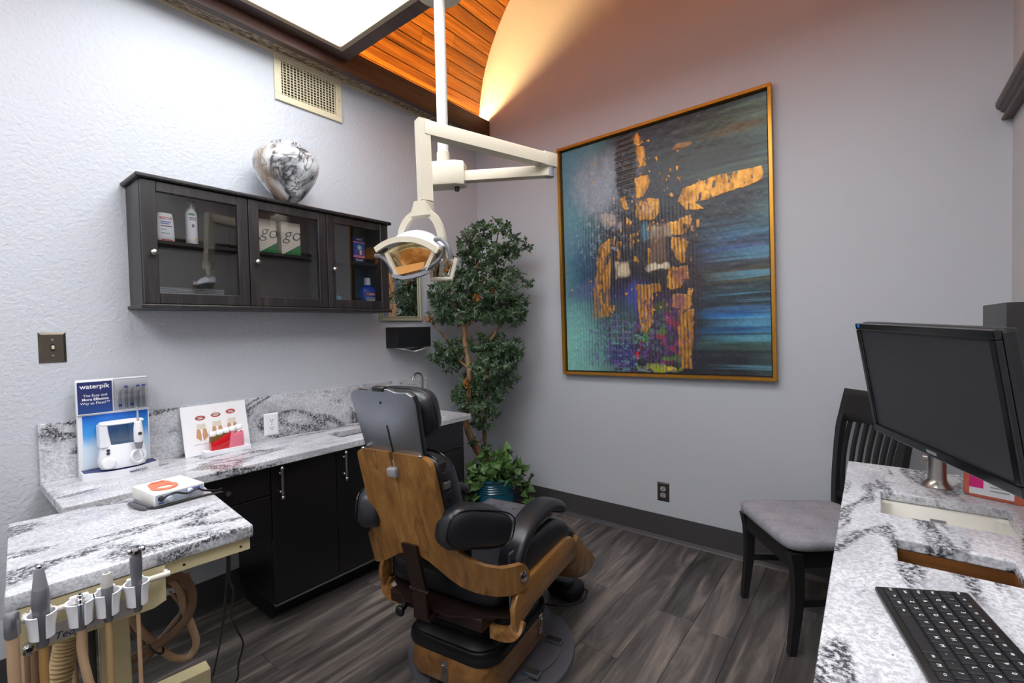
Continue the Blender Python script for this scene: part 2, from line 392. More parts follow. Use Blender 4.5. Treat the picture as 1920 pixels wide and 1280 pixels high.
# --- light switch, outlets
BRONZE = plain('pewter_plate', (98, 90, 80), .32, .85, .05, 20)
sw = thing('light_switch', 'pewter toggle light switch plate beside the cabinet', 'light switch', (0, -2.438, 1.262))
def plate(root, c, hw, hh, t, m, axis):
    bm = NB(); rings = []
    for e, d in ((0, 0), (0, .001), (.008, t)):
        ring = []
        for a, b in ((-1, -1), (1, -1), (1, 1), (-1, 1)):
            u, v = a*(hw-e), b*(hh-e); ring.append(Vector((c[0]+d, c[1]+u, c[2]+v)) if axis == 'x' else Vector((c[0]+u, c[1]-d, c[2]+v)))
        rings.append(ring)
    loft(bm, rings); return obj('cover_plate', bm, m, root, 0)
plate(sw, (0, -2.438, 1.262), .0385, .058, .006, BRONZE, 'x')
obj('toggle_slot', B((.0061, -2.444, 1.249), (.0066, -2.432, 1.275)), BLACKP, sw, 0)
obj('toggle', B((.0066, -2.442, 1.256), (.018, -2.434, 1.270), .002, 2), plain('ivory_toggle', (206, 192, 150), .4), sw)
for dz in (-.03, .03): bm = NB(); cyl(bm, (.006, -2.438, 1.262+dz), (.0078, -2.438, 1.262+dz), .0036, 12); obj('screw', bm, NICKEL, sw)
def outlet(name, label, c, axis, pm, fm):
    r = thing(name, label, 'outlet', c); plate(r, c, .0365, .0575, .0055, pm, axis)
    def pt(u, v, d): return Vector((c[0]+d, c[1]+u, c[2]+v)) if axis == 'x' else Vector((c[0]+u, c[1]-d, c[2]+v))
    for s in (-1, 1):
        bm = NB(); rings = []
        for d in (.0055, .0075): rings.append([pt(.017*cos(2*pi*k/20)*(1 if abs(cos(2*pi*k/20)) < .97 else .97), s*.0195+max(-.0135, min(.0135, .017*sin(2*pi*k/20))), d) for k in range(20)])
        loft(bm, rings); f = obj('socket', bm, fm, r, 0)
        for u, v, hu, hv in ((-.006, .003, .0012, .0042), (.006, .003, .0012, .0042), (0, -.0065, .0025, .0025)):
            bm = NB(); loft(bm, [[pt(u+a*hu, s*.0195+v+b*hv, d) for a, b in ((-1, -1), (1, -1), (1, 1), (-1, 1))] for d in (.0074, .0079)]); obj('slot', bm, BLACKP, f, 0)
    bm = NB(); cyl(bm, pt(0, 0, .005), pt(0, 0, .0068), .003, 10); obj('screw', bm, NICKEL, r)
    return r
outlet('wall_outlet', 'dark brown wall outlet with grey sockets under the painting', (1.4565, 0, .289), 'y', plain('brown_plate', (52, 46, 42), .4), plain('grey_socket', (150, 150, 156), .4))
outlet('wall_outlet', 'white electrical outlet set into the granite backsplash', (.0206, -1.645, .832), 'x', WHITE, WHITE)
# ================================================================== LEFT WALL
# --- wall cabinet with three glass doors
KD, K0, K1, Z0, Z1 = .200, -2.196, -1.0145, 1.4256, 1.922
wc = thing('wall_cabinet', 'long espresso wall cabinet with three glass doors', 'cabinet', (0, (K0+K1)/2, Z0))
def part(nm, lo, hi, m=DARKWOOD, par=wc, bev=.002, sm=0): return obj(nm, B(lo, hi, bev, 1), m, par, sm)
part('top_board', (0, K0-.018, Z1), (KD+.016, K1+.018, Z1+.017), bev=.005)
part('bottom_board', (0, K0-.010, Z0-.017), (KD+.006, K1+.010, Z0), bev=.004)
part('side_panel', (0, K0, Z0), (KD-.021, K0+.018, Z1), DARKWOODV)
part('side_panel', (0, K1-.018, Z0), (KD-.021, K1, Z1), DARKWOODV)
part('back_panel', (.001, K0+.018, Z0), (.007, K1-.018, Z1), BLACKIN, bev=0)
SE = [K0, -1.796, -1.407, K1]
for s in SE[1:3]: part('divider', (.007, s-.008, Z0), (KD-.022, s+.008, Z1), BLACKIN, bev=0)
for a, b in zip(SE, SE[1:]): part('shelf', (.007, a+.018, 1.676), (KD-.03, b-.018, 1.690), BLACKIN, bev=.001)
GL = [(-2.144, -1.842), (-1.749, -1.454), (-1.362, -1.069)]
KN = [-2.162, -1.766, -1.376]
GZ0, GZ1 = 1.472, 1.879
for (a, b), (g0, g1), kn in zip(zip(SE, SE[1:]), GL, KN):
    a += .002; b -= .002; xf0, xf1 = KD-.02, KD
    d = obj('door', B((xf0, a, Z0+.002), (xf1, g0, Z1-.002), .002, 1), DARKWOODV, wc, 0)
    obj('stile', B((xf0, g1, Z0+.002), (xf1, b, Z1-.002), .002, 1), DARKWOODV, d, 0)
    obj('rail', B((xf0, g0, GZ1), (xf1-.001, g1, Z1-.002), .002, 1), DARKWOOD, d, 0)
    obj('rail', B((xf0, g0, Z0+.002), (xf1-.001, g1, GZ0), .002, 1), DARKWOOD, d, 0)
    obj('pane', B((KD-.013, g0, GZ0), (KD-.010, g1, GZ1)), LENSGLASS, d, 0)
    bm = NB(); lathe(bm, [(.0045, 0), (.0045, .008), (.010, .012), (.0125, .018), (.0115, .023), (.006, .027), (0, .028)], n=18, M=Matrix.Translation((KD, kn, 1.63)) @ Matrix.Rotation(pi/2, 4, 'Y')); obj('knob', bm, NICKEL, d)
SHZ = 1.690
# contents
RED = plain('label_red', (196, 40, 30), .45); BLUE = plain('label_blue', (34, 64, 176), .45); NAVY = plain('label_navy', (28, 40, 96), .4)
GREENL = plain('label_green', (30, 120, 60), .5); TEAL = plain('label_teal', (86, 176, 186), .5); PINK = plain('label_pink', (226, 130, 160), .5); PURPLE = plain('label_purple', (90, 30, 90), .5)
YELLOWL = plain('label_yellow', (226, 170, 40), .5); GREYL = plain('label_grey', (150, 152, 160), .6)
XF = Vector((0, 1, 0)); ZU = Vector((0, 0, 1))
def face(y, z, x): return basis(XF, ZU, (x, y, z))      # lettering facing +X
bt = thing('white_bottle', 'white bottle with red and blue label on the cabinet shelf', 'bottle', (.10, -2.09, SHZ))
bm = NB(); rings = []
for z, h, d in ((0, .030, .016), (.004, .032, .018), (.06, .031, .018), (.10, .029, .016), (.122, .026, .014), (.126, .024, .012)):
    rings.append([Vector((.10+d*math.copysign(abs(sin(t_))**.6, sin(t_)), -2.09+h*math.copysign(abs(cos(t_))**.5, cos(t_)), SHZ+z)) for t_ in [2*pi*k/24 for k in range(24)]])
loft(bm, rings); obj('body', bm, WHITE, bt)
obj('label_band', B((.1165, -2.112, SHZ+.098), (.1185, -2.070, SHZ+.108), .0008), RED, bt, 0)
text('Colgate', .011, face(-2.091, SHZ+.103, .1188), WHITEP, bt, bold=.0003)
for z, w_, m in ((.088, .036, BLUE), (.080, .030, BLUE), (.070, .038, PURPLE), (.055, .02, GREYL), (.04, .03, GREYL), (.012, .04, RED)): obj('label_band', B((.1172, -2.109, SHZ+z-.002), (.1186, -2.109+w_, SHZ+z+.002)), m, bt, 0)
fb = thing('foam_bottle', 'tall white pump bottle with a clear cap in the cabinet', 'bottle', (.11, -1.995, SHZ))
bm = NB(); lathe(bm, [(.0205, 0), (.022, .003), (.022, .135), (.0205, .143), (.016, .152), (.0155, .158)], (.11, -1.995, SHZ), 24); obj('body', bm, WHITE, fb)
bm = NB(); lathe(bm, [(.0185, .150), (.0185, .186), (.016, .190), (.0, .191)], (.11, -1.995, SHZ), 20); obj('clear_cap', bm, LENSGLASS, fb)
bm = NB(); lathe(bm, [(.010, .155), (.008, .168), (.005, .172), (.005, .182), (0, .183)], (.11, -1.995, SHZ), 14); obj('nozzle', bm, WHITE, fb)
def wrap(c, r, y0, y1, z0, z1, n=10):                  # label patch wrapped on a cylinder, facing +X
    bm = NB(); V = []
    for k in range(n+1):
        a = (y0+(y1-y0)*k/n)/r; V.append([Vector((c[0]+(r+.0006)*cos(a), c[1]+(r+.0006)*sin(a), z)) for z in (z0, z1)])
    grid(bm, lambda u, v: V[round(u*n)][round(v)], n+1, 2); return bm
cc = (.11, -1.995)
obj('label_band', wrap(cc, .022, -.016, .006, SHZ+.128, SHZ+.137), GREENL, fb)
obj('label_band', wrap(cc, .022, -.012, .014, SHZ+.108, SHZ+.120), BLACKP, fb)
text('zooby', .0095, face(-1.994, SHZ+.114, .1335), WHITEP, fb, bold=.0004)
for u, z in ((-.004, .083), (.002, .083), (-.001, .078), (-.001, .088)): obj('label_grape', wrap(cc, .022, u-.0025, u+.0025, SHZ+z-.003, SHZ+z+.003, 3), PURPLE, fb)
obj('label_band', wrap(cc, .022, .006, .016, SHZ+.02, SHZ+.032), YELLOWL, fb)
def carton(name, label, c, s, rz, body, cat='box'):
    t_ = thing(name, label, cat, c, rz, None); obj('carton_body', B((-s[0]/2, -s[1]/2, 0), (s[0]/2, s[1]/2, s[2]), .001), body, t_, 0, local=True); return t_
CARTON = plain('carton_ivory', (214, 206, 194), .6, var=.03)
for nm, c, rz, lb in (('product_box', (.085, -1.675, SHZ), .12, 'white carton with script lettering, partly hidden by the door stile'), ('product_box', (.10, -1.562, SHZ), .0, 'white carton with script lettering and green corner in the middle of the shelf')):
    k = carton(nm, lb, c, (.055, .098, .168), rz, CARTON); k['group'] = 'script-lettered cartons in the wall cabinet'
    tri = NB(); prism(tri, [(-.049, .001), (.049, .001), (.049, .062)], 0, .0006, basis((0, 1, 0), (0, 0, 1), (.0275, 0, 0))); obj('printed_corner', tri, GREENL, k, 0, local=True)
    text('go', .092, basis((0, 1, 0), (0, 0, 1), (.028, .004, .108)), DARKGR, k, bold=-.0012, shear=.35, local=True)
k = thing('white_bottle', 'plain white bottle standing behind the script-lettered cartons', 'bottle', (.055, -1.64, SHZ)); bm = NB(); lathe(bm, [(.026, 0), (.026, .15), (.018, .168), (.014, .170), (.014, .182), (.012, .183)], (.034+.0, -1.64, SHZ), 20); obj('body', bm, WHITE, k); bm = NB(); lathe(bm, [(.0155, .170), (.0155, .185), (.0, .186)], (.034, -1.64, SHZ), 20); obj('cap', bm, WHITE, k)
k = carton('brush_head_pack', 'dark blue brush head pack leaning on the cabinet shelf', (.115, -1.165, SHZ+.0), (.022, .078, .155), .05, NAVY, 'package')
f2 = lambda y, z, x=.0113: basis((0, 1, 0), (0, 0, 1), (x, y, z))
obj('printed_panel', B((.011, -.037, .045), (.0116, .037, .118)), BLUE, k, 0, local=True)
obj('printed_band', B((.011, -.039, .118), (.0117, .039, .124)), PINK, k, 0, local=True); obj('printed_band', B((.011, -.039, .034), (.0117, .039, .046)), PINK, k, 0, local=True)
bm = NB(); prism(bm, [(.017*cos(a)+.002, .017*sin(a)+.092) for a in [2*pi*i/24 for i in range(24)]], 0, .001, f2(0, 0, .0116)); obj('printed_head', bm, TEAL, k, 0, local=True)
bm = NB(); prism(bm, [(.009*cos(a)+.002, .009*sin(a)+.092) for a in [2*pi*i/20 for i in range(20)]], 0, .001, f2(0, 0, .0122)); obj('printed_head', bm, WHITE, k, 0, local=True)
obj('printed_neck', B((.0116, .004, .052), (.0122, .016, .080)), WHITE, k, 0, local=True)
text('Oral-B', .018, f2(0, .020, .0116), WHITEP, k, bold=.0004, local=True); text('Oral-B', .013, f2(0, .138, .0116), WHITEP, k, local=True)
mw = thing('mouthwash_bottle', 'blue mouthwash bottle with a white cap inside the cabinet', 'bottle', (.12, -1.112, Z0))
bm = NB(); rings = []; TR = plain('blue_mouthwash', (20, 70, 200), .18, coat=.4)
for z, h, d in ((0, .040, .026), (.004, .043, .028), (.075, .043, .028), (.105, .046, .029), (.122, .044, .026), (.132, .030, .020), (.137, .019, .015), (.146, .016, .015)):
    rings.append([Vector((.12+d*math.copysign(abs(sin(a))**.7, sin(a)), -1.112+h*math.copysign(abs(cos(a))**.7, cos(a)), Z0+z)) for a in [2*pi*i/28 for i in range(28)]])
loft(bm, rings); obj('body', bm, TR, mw)
bm = NB(); lathe(bm, [(.019, .144), (.0185, .165), (.016, .185), (.0, .186)], (.12, -1.112, Z0), 22); obj('cap', bm, WHITE, mw)
obj('label_panel', B((.1455, -1.143, Z0+.022), (.149, -1.081, Z0+.074), .001), plain('label_pale_blue', (150, 176, 226), .4), mw, 0)
obj('label_band', B((.1462, -1.146, Z0+.082), (.1505, -1.078, Z0+.098), .001), RED, mw, 0); text('Colgate', .0165, face(-1.112, Z0+.090, .151), WHITEP, mw, bold=.0004)
for i in range(4): obj('label_tooth', B((.149, -1.137+i*.014, Z0+.03), (.1494, -1.126+i*.014, Z0+.062), .0015), WHITEP, mw, 0)
k = carton('teal_carton', 'narrow teal carton low in the cabinet bay with the mouthwash', (.08, -1.305, Z0), (.05, .07, .075), .5, TEAL)
tr_ = thing('ribbed_tray', 'clear ribbed plastic tray low in the cabinet bay with the pump bottle', 'tray', (.11, -2.02, Z0))
bm = NB()
for lo, hi in (((.045, -2.145, Z0), (.165, -1.895, Z0+.003)), ((.045, -2.145, Z0+.003), (.048, -1.895, Z0+.075)), ((.162, -2.145, Z0+.003), (.165, -1.895, Z0+.075)), ((.048, -2.145, Z0+.003), (.162, -2.142, Z0+.075)), ((.048, -1.898, Z0+.003), (.162, -1.895, Z0+.075))): box(bm, lo, hi)
obj('tray_shell', bm, glass('tray_plastic', (.9, .92, .95), 1.5, .1), tr_, 0)
for i in range(11): obj('rib', B((.165, -2.143, Z0+.006+i*.0062), (.1668, -1.897, Z0+.0075+i*.0062)), GREYL, tr_, 0)
# --- vase
vx, vy, vz = .163, -1.590, Z1+.017
t = NT('painted_porcelain'); v = t.coords((1, 1, 1), (.5, .7, .2)); n1 = t.noise(v, 4.2, 4, .55, 1.3); n2 = t.noise(t.coords((7, 7, 2.0), (.9, .3, 0)), 1.6, 3, .65, 1.0); n3 = t.noise(v, 3.0, 2, .5, .3)
c = t.ramp(n1, [(.40, lin((226, 228, 232))), (.50, lin((150, 152, 156))), (.54, lin((60, 56, 56))), (.60, lin((196, 198, 202))), (.7, lin((240, 240, 242)))])
c = t.mix(t.ramp(n2, [(.52, (0, 0, 0, 1)), (.56, (.85, .85, .85, 1)), (.60, (0, 0, 0, 1))]), c, lin((24, 22, 24)))
c = t.mix(t.ramp(n3, [(.58, (0, 0, 0, 1)), (.66, (.7, .7, .7, 1))]), c, lin((170, 146, 124)))
t.set(Base_Color=c, Roughness=.08, Coat_Weight=.6, Coat_Roughness=.04); PORC = t.m
va = thing('vase', 'round black and white painted porcelain vase on top of the wall cabinet', 'vase', (vx, vy, vz))
prof = [(.042, 0), (.046, .004), (.066, .030), (.094, .068), (.124, .118), (.143, .165), (.148, .198), (.141, .232), (.120, .260), (.092, .277), (.069, .284), (.067, .296), (.066, .303), (.060, .303), (.058, .285), (.08, .27)]
prof = [(r*1.03*(.8 if z < .01 else 1), z*.97) for r, z in prof]
bm = NB(); lathe(bm, prof, (vx, vy, vz), 48); obj('body', bm, PORC, va, 50)
GOLD = plain('gold_leaf', (214, 164, 60), .3, .8, .2, 80)
for k in range(7):
    a = radians(-62+k*7.5); zz = .217-.002*abs(k-3); rr = .1435; bm = NB(); superell(bm, (vx+rr*cos(a), vy+rr*sin(a), vz+zz), (.003, .0045, .0035), 1, 1, 8, 6); obj('gold_dot', bm, GOLD, va)
# --- countertop, backsplash
CZ, CDp, C0, C1 = .757, .430, -2.490, -.581
ct = NB(); T = .034
SX0, SX1, SY0, SY1 = .165, .302, -1.425, -1.20           # waste slot
WX0, WX1, WY0, WY1 = .13, .36, -1.06, -.74               # wash basin
def slab(bm, x0, x1, y0, y1, z0, z1, holes):
    xs = sorted({x0, x1, *[h[0] for h in holes], *[h[1] for h in holes]}); ys = sorted({y0, y1, *[h[2] for h in holes], *[h[3] for h in holes]})
    V = {}
    def vv(x, y, z):
        if (x, y, z) not in V: V[(x, y, z)] = bm.verts.new((x, y, z))
        return V[(x, y, z)]
    solid = lambda i, j: 0 <= i < len(xs)-1 and 0 <= j < len(ys)-1 and not any(h[0] <= xs[i] < h[1] and h[2] <= ys[j] < h[3] for h in holes)
    for i in range(len(xs)-1):
        for j in range(len(ys)-1):
            if not solid(i, j): continue
            a, b, c_, d = xs[i], xs[i+1], ys[j], ys[j+1]
            bm.faces.new([vv(a, c_, z1), vv(b, c_, z1), vv(b, d, z1), vv(a, d, z1)]); bm.faces.new([vv(a, c_, z0), vv(a, d, z0), vv(b, d, z0), vv(b, c_, z0)])
            for (di, dj), (p, q) in (((-1, 0), ((a, c_), (a, d))), ((1, 0), ((b, c_), (b, d))), ((0, -1), ((a, c_), (b, c_))), ((0, 1), ((a, d), (b, d)))):
                if not solid(i+di, j+dj): bm.faces.new([vv(*p, z0), vv(*q, z0), vv(*q, z1), vv(*p, z1)])
    return bm
o = obj('countertop', slab(NB(), 0, CDp, C0, C1, CZ-T, CZ, [(SX0, SX1, SY0, SY1), (WX0, WX1, WY0, WY1)]), GRAN, None, 0, label='long white and grey granite countertop carrying the display stand', cat='countertop')
bv = o.modifiers.new('bevel', 'BEVEL'); bv.width = .004; bv.segments = 2; bv.limit_method = 'ANGLE'
obj('backsplash', B((0, C0, CZ), (.0205, C1, .977), .002), GRAN, None, 0, label='upright granite backsplash strip against the textured wall', cat='backsplash')
OAK = wood('oak_box', (74, 42, 16), (112, 68, 28), (140, 90, 42), (3, 12, 12), .5)
# --- base cabinet
bc = thing('base_cabinet', 'black base cabinet with bar handles under the long counter', 'cabinet', (.2, -1.22, 0))
X1, Y0, Y1 = .372, -1.822, -.617
obj('side_panel', B((.023, Y0, .098), (X1, Y0+.018, CZ-T-.001)), BLACKLAM, bc, 0); obj('side_panel', B((.023, Y1-.018, .098), (X1, Y1, CZ-T-.001)), BLACKLAM, bc, 0)
obj('bottom_panel', B((.023, Y0+.018, .098), (X1, Y1-.018, .116)), BLACKLAM, bc, 0); obj('back_panel', B((.023, Y0+.018, .116), (.030, Y1-.018, CZ-T-.001)), BLACKIN, bc, 0)
obj('toe_kick', B((.031, Y0+.02, 0), (.300, Y1-.02, .098)), plain('toe_dark', (14, 13, 14), .6), bc, 0)
obj('front_lip', B((X1-.002, Y0-.002, .092), (X1+.022, Y1, .100), .002), plain('edge_grey', (70, 68, 70), .4), bc, 0)
def bar(par, x, y, z0, z1):
    h = NB(); cyl(h, (x+.034, y, z0), (x+.034, y, z1), .0055, 12)
    for z in (z0, z1): superell(h, (x+.034, y, z), (.0085, .0085, .0105), 1, 1, 12, 8)
    for z in (z0+.022, z1-.022): cyl(h, (x, y, z), (x+.034, y, z), .004, 10); superell(h, (x+.018, y, z), (.006, .0075, .0075), 1, 1, 10, 8)
    return obj('handle', h, NICKEL, par)
ZT = CZ-T-.012
for a, b, kind in ((Y0+.001, -1.512, 'd'), (-1.508, -1.005, 'd'), (-1.001, Y1, 's')):
    if kind == 'd':
        d = obj('door', B((X1, a, .104), (X1+.019, b, ZT), .002), BLACKLAM, bc, 0); bar(d, X1+.019, a+.032, .577, .705)
    else:
        for z0, z1 in ((.104, .33), (.334, .545), (.549, ZT)): d = obj('drawer', B((X1, a, z0), (X1+.019, b, z1), .002), BLACKLAM, bc, 0)
o = thing('waste_chute', 'oak-lined waste hole in the long counter', 'waste chute', (.2335, -1.31, .40))
for lo, hi in (((SX0-.012, SY0-.012, .30), (SX0, SY1+.012, CZ-T-.0005)), ((SX1, SY0-.012, .30), (SX1+.012, SY1+.012, CZ-T-.0005)), ((SX0, SY0-.012, .30), (SX1, SY0, CZ-T-.0005)), ((SX0, SY1, .30), (SX1, SY1+.012, CZ-T-.0005)), ((SX0, SY0, .30), (SX1, SY1, .312))): obj('liner_board', B(lo, hi), OAK, o, 0)
def basin(name, label, x0, x1, y0, y1, zt, depth, m):
    r = thing(name, label, 'sink', ((x0+x1)/2, (y0+y1)/2, zt-depth)); bm = NB(); rings = []
    def rr(e, z, rad):
        p = []
        for sx, sy, a0 in ((1, 1, 0), (-1, 1, pi/2), (-1, -1, pi), (1, -1, 1.5*pi)):
            for k in range(5):
                a = a0+pi/2*k/4; cx = (x1-rad-e) if sx > 0 else (x0+rad+e); cy = (y1-rad-e) if sy > 0 else (y0+rad+e); p.append(Vector((cx+rad*cos(a), cy+rad*sin(a), z)))
        return p
    for e, z, rad in ((-.02, zt-.006, .02), (-.02, zt, .02), (-.004, zt, .02), (.0, zt-.006, .025), (.008, zt-depth+.03, .03), (.03, zt-depth, .03)): rings.append(rr(e, z, rad))
    loft(bm, rings, caps=False); bm.faces.new([v for v in bm.verts][-20:]); obj('bowl', bm, m, r)
    bm = NB(); lathe(bm, [(.02, .001), (.02, .004), (.012, .004), (.0, .002)], ((x0+x1)/2, (y0+y1)/2, zt-depth), 20); obj('drain', bm, NICKEL, r); return r
basin('wash_basin', 'small steel wash basin beneath the gooseneck faucet', WX0, WX1, WY0, WY1, CZ-T-.0008, .15, STEEL)
# hanging drawer unit
du = thing('drawer_unit', 'black drawers hung beside the base cabinet under the counter', 'drawers', (.2, -2.0, .40))
DY0, DY1 = -2.17, -1.826
obj('carcass', B((.02, DY0, .395), (X1, DY1, CZ-T-.001)), BLACKLAM, du, 0)
for z0, z1 in ((.595, ZT), (.40, .590)):
    d = obj('drawer', B((X1, DY0+.001, z0), (X1+.019, DY1-.001, z1), .002), BLACKLAM, du, 0)
    bm = NB(); lathe(bm, [(.004, 0), (.004, .012), (.011, .018), (.009, .024), (0, .025)], n=16, M=Matrix.Translation((X1+.019, -2.0, (z0+z1)/2)) @ Matrix.Rotation(pi/2, 4, 'Y')); obj('knob', bm, NICKEL, d)
# --- gooseneck faucet
fx, fy = .085, -.735
p = on(793, 758, 'x', fx); fy = p.y
fa = thing('gooseneck_faucet', 'brushed nickel gooseneck faucet behind the headrest', 'faucet', (fx, fy, CZ))
bm = NB(); lathe(bm, [(.020, 0), (.020, .006), (.0135, .012), (.0135, .062), (.010, .070), (.0, .071)], (fx, fy, CZ), 20); obj('base', bm, NICKEL, fa)
ptsf = [Vector((fx, fy, CZ+z)) for z in (.06, .12, .18, .205)]
for k in range(1, 9): a = pi*k/8*.93; ptsf.append(Vector((fx+.004*k, fy, CZ+.205))+Vector((.0, -.055*(1-cos(a)), .055*sin(a))))
bm = NB(); tube(bm, smoothpath(ptsf, 3), .0068, 12); obj('spout', bm, NICKEL, fa)
bm = NB(); cyl(bm, (fx, fy+.012, CZ+.03), (fx, fy+.045, CZ+.03), .0075, 12); cyl(bm, (fx, fy+.038, CZ+.03), (fx+.004, fy+.043, CZ+.078), .0042, 10); obj('lever', bm, NICKEL, fa)
# --- mirror and towel box
SAGE = plain('silver_sage_frame', (156, 158, 136), .35, .3)
my0, my1, mz0, mz1 = -.950, -.604, 1.358, 1.86
mi = thing('wall_mirror', 'small mirror in a silver-green moulded frame behind the plant', 'mirror', (0, (my0+my1)/2, mz0))
for a, b in (((my0, mz0), (my1, mz0)), ((my1, mz0), (my1, mz1)), ((my1, mz1), (my0, mz1)), ((my0, mz1), (my0, mz0))):
    bm = NB(); A, Bq = Vector((0, *a)), Vector((0, *b)); d = (Bq-A).normalized(); inn = Vector((0, -d.z, d.y)); rings = []
    for P, sg in ((A, 1), (Bq, -1)): rings.append([P+(inn+d*sg)*u+Vector((h, 0, 0)) for u, h in ((0, 0), (0, .012), (.006, .018), (.014, .016), (.020, .010), (.030, .012), (.034, .008), (.034, 0))])
    loft(bm, rings); obj('frame_rail', bm, SAGE, mi, 30)
t = NT('mirror_glass'); t.set(Base_Color=(.9, .92, .92, 1), Metallic=1, Roughness=.015)
obj('mirror_pane', B((.0005, my0+.033, mz0+.033), (.007, my1-.033, mz1-.033)), t.m, mi, 0)
def towelbox(label, lo, hi, papy0, papy1, px0, px1, dirx, m=BLACKLAM):
    r = thing('paper_towel_holder', label, 'towel holder', ((lo[0]+hi[0])/2, (lo[1]+hi[1])/2, lo[2]))
    th = .010
    obj('top_panel', B((lo[0], lo[1], hi[2]-th), hi), m, r, 0); fx_ = hi[0] if dirx > 0 else lo[0]
    obj('front_panel', B((fx_-th*dirx, lo[1], lo[2]), (fx_, hi[1], hi[2]-th)), m, r, 0)
    for yy in (lo[1], hi[1]-th): obj('side_panel', B((min(lo[0], hi[0]) + (0 if dirx > 0 else th), yy, lo[2]), (max(lo[0], hi[0]) - (th if dirx > 0 else 0), yy+th, hi[2]-th)), m, r, 0)
    bm = NB(); xc = (px0+px1)/2; n = 10
    top = grid(bm, lambda u, v: Vector((px0+(px1-px0)*v, papy0+(papy1-papy0)*u, lo[2]-.004-.024*(1-abs(2*u-1))**.8*(.6+.4*(v if dirx > 0 else 1-v)))), n+1, 4)
    s = obj('paper_towel', bm, WHITEP, r, 60); sm = s.modifiers.new('solid', 'SOLIDIFY'); sm.thickness = .002
    return r
towelbox('black wooden paper towel holder under the mirror', (0, -.901, 1.190), (.122, -.631, 1.3205), -.86, -.66, .04, .117, 1)
# --- water flosser display
wd = thing('water_flosser_display', 'blue and white cardboard display stand with a water flosser on the counter', 'display stand', (.08, -2.27, CZ))
A = on(147, 893, 'z', CZ); Bq = on(278, 868, 'z', CZ)
ax = Vector((.052, .0, 0)); 
wy = Vector((.03, 1, 0)).normalized(); wx = Vector((1, -.03, 0)).normalized()   # board runs along wy, faces wx
O_ = Vector((.064, -2.388, CZ)); Wd = .222
def D(s, d, z): return O_+wy*s+wx*d+Vector((0, 0, z))
def dbox(nm, s0, s1, d0, d1, z0, z1, m, par=None, bev=.0008):
    M = basis(wy, (0, 0, 1), O_); return obj(nm, B((s0, z0, d0), (s1, z1, d1), bev, 1, M), m, par or wd, 0)
CARD = plain('white_card', (226, 227, 230), .5, var=.02)
dbox('back_board', .0, Wd, -.028, 0, 0, .375, CARD)
t = NT('printed_blue_gradient'); sx = t.new('SeparateXYZ'); t.l(t.coords(), sx.inputs[0]); nz = t.noise(t.coords(), 14, 3); ad = t.new('Math', operation='MULTIPLY_ADD', i_1=.05); t.l(nz, ad.inputs[0]); t.l(sx.outputs[2], ad.inputs[2])
t.set(Base_Color=t.ramp(ad.outputs[0], [(.03, lin((224, 232, 240))), (.14, lin((200, 222, 240))), (.19, lin((60, 150, 220))), (.26, lin((10, 96, 200)))]), Roughness=.4); PBLUE = t.m
dbox('printed_panel', .014, Wd-.004, 0, .0012, .03, .236, PBLUE)
dbox('header_card', -.002, .108, 0, .010, .242, .372, CARD); t = NT('printed_navy_gradient'); sx = t.new('SeparateXYZ'); t.l(t.coords(), sx.inputs[0]); nz = t.noise(t.coords(), 14, 3); ad = t.new('Math', operation='MULTIPLY_ADD', i_1=.02); t.l(nz, ad.inputs[0]); t.l(sx.outputs[2], ad.inputs[2])
t.set(Base_Color=t.ramp(ad.outputs[0], [(.25, lin((26, 72, 140))), (.31, lin((34, 44, 96)))]), Roughness=.4)
dbox('header_print', .002, .105, .010, .0108, .246, .368, t.m)
hM = lambda s, z, d=.0109: basis(wy, (0, 0, 1), D(s, d, z))
text('waterpik', .0245, hM(.053, .350), WHITEP, wd, bold=.0003)
text('The Easy and', .0135, hM(.054, .315), WHITEP, wd); text('More Effective', .0135, hM(.054, .300), WHITEP, wd, bold=.00025); text('Way to Floss!™', .0135, hM(.054, .285), WHITEP, wd)
# clear blister with jet tips
dbox('tip_box_back', .112, Wd, 0, .003, .246, .372, plain('silver_card', (176, 180, 186), .4))
dbox('tip_box_cover', .112, Wd, .026, .0272, .246, .372, LENSGLASS)
for k, (s, h) in enumerate(((.128, .075), (.148, .085), (.166, .085), (.186, .07), (.205, .09))):
    bm = NB(); tube(bm, [D(s, .014, .252), D(s, .014, .252+h*.8), D(s+.003, .014, .252+h*.95), D(s+.01, .014, .252+h)], [.0055, .0042, .0026, .0018], 10); tip = obj('jet_tip', bm, glass('tip_plastic%d' % k, (.86, .88, .9), 1.5, .15), wd)
    bm = NB(); z_ = .262 if k in (0, 2) else .335; cyl(bm, D(s, .014, z_), D(s, .014, z_+.008), .0058, 10); obj('tip_ring', bm, BLUE, tip)
# platform with curved front
def platform(z0, z1, e): 
    n = 16; p = [(-.0+e, 0)]+[(e+(Wd+.012-2*e)*k/n, .062+.045*sin(pi*k/n)-e) for k in range(n+1)]+[(Wd+.012-e, 0)]
    bm = NB(); return prism(bm, p, z0, z1, Matrix(((wy.x, wx.x, 0, O_.x), (wy.y, wx.y, 0, O_.y), (0, 0, 1, O_.z), (0, 0, 0, 1))))
obj('platform', platform(0, .0265, 0), CARD, wd, 20); obj('platform_top', platform(.0265, .0275, .004), NAVY, wd, 20)
text('waterpik', .017, basis((wy*.95+wx*-.18), (0, 0, 1), D(.160, .1025, .013)), NAVY, wd)
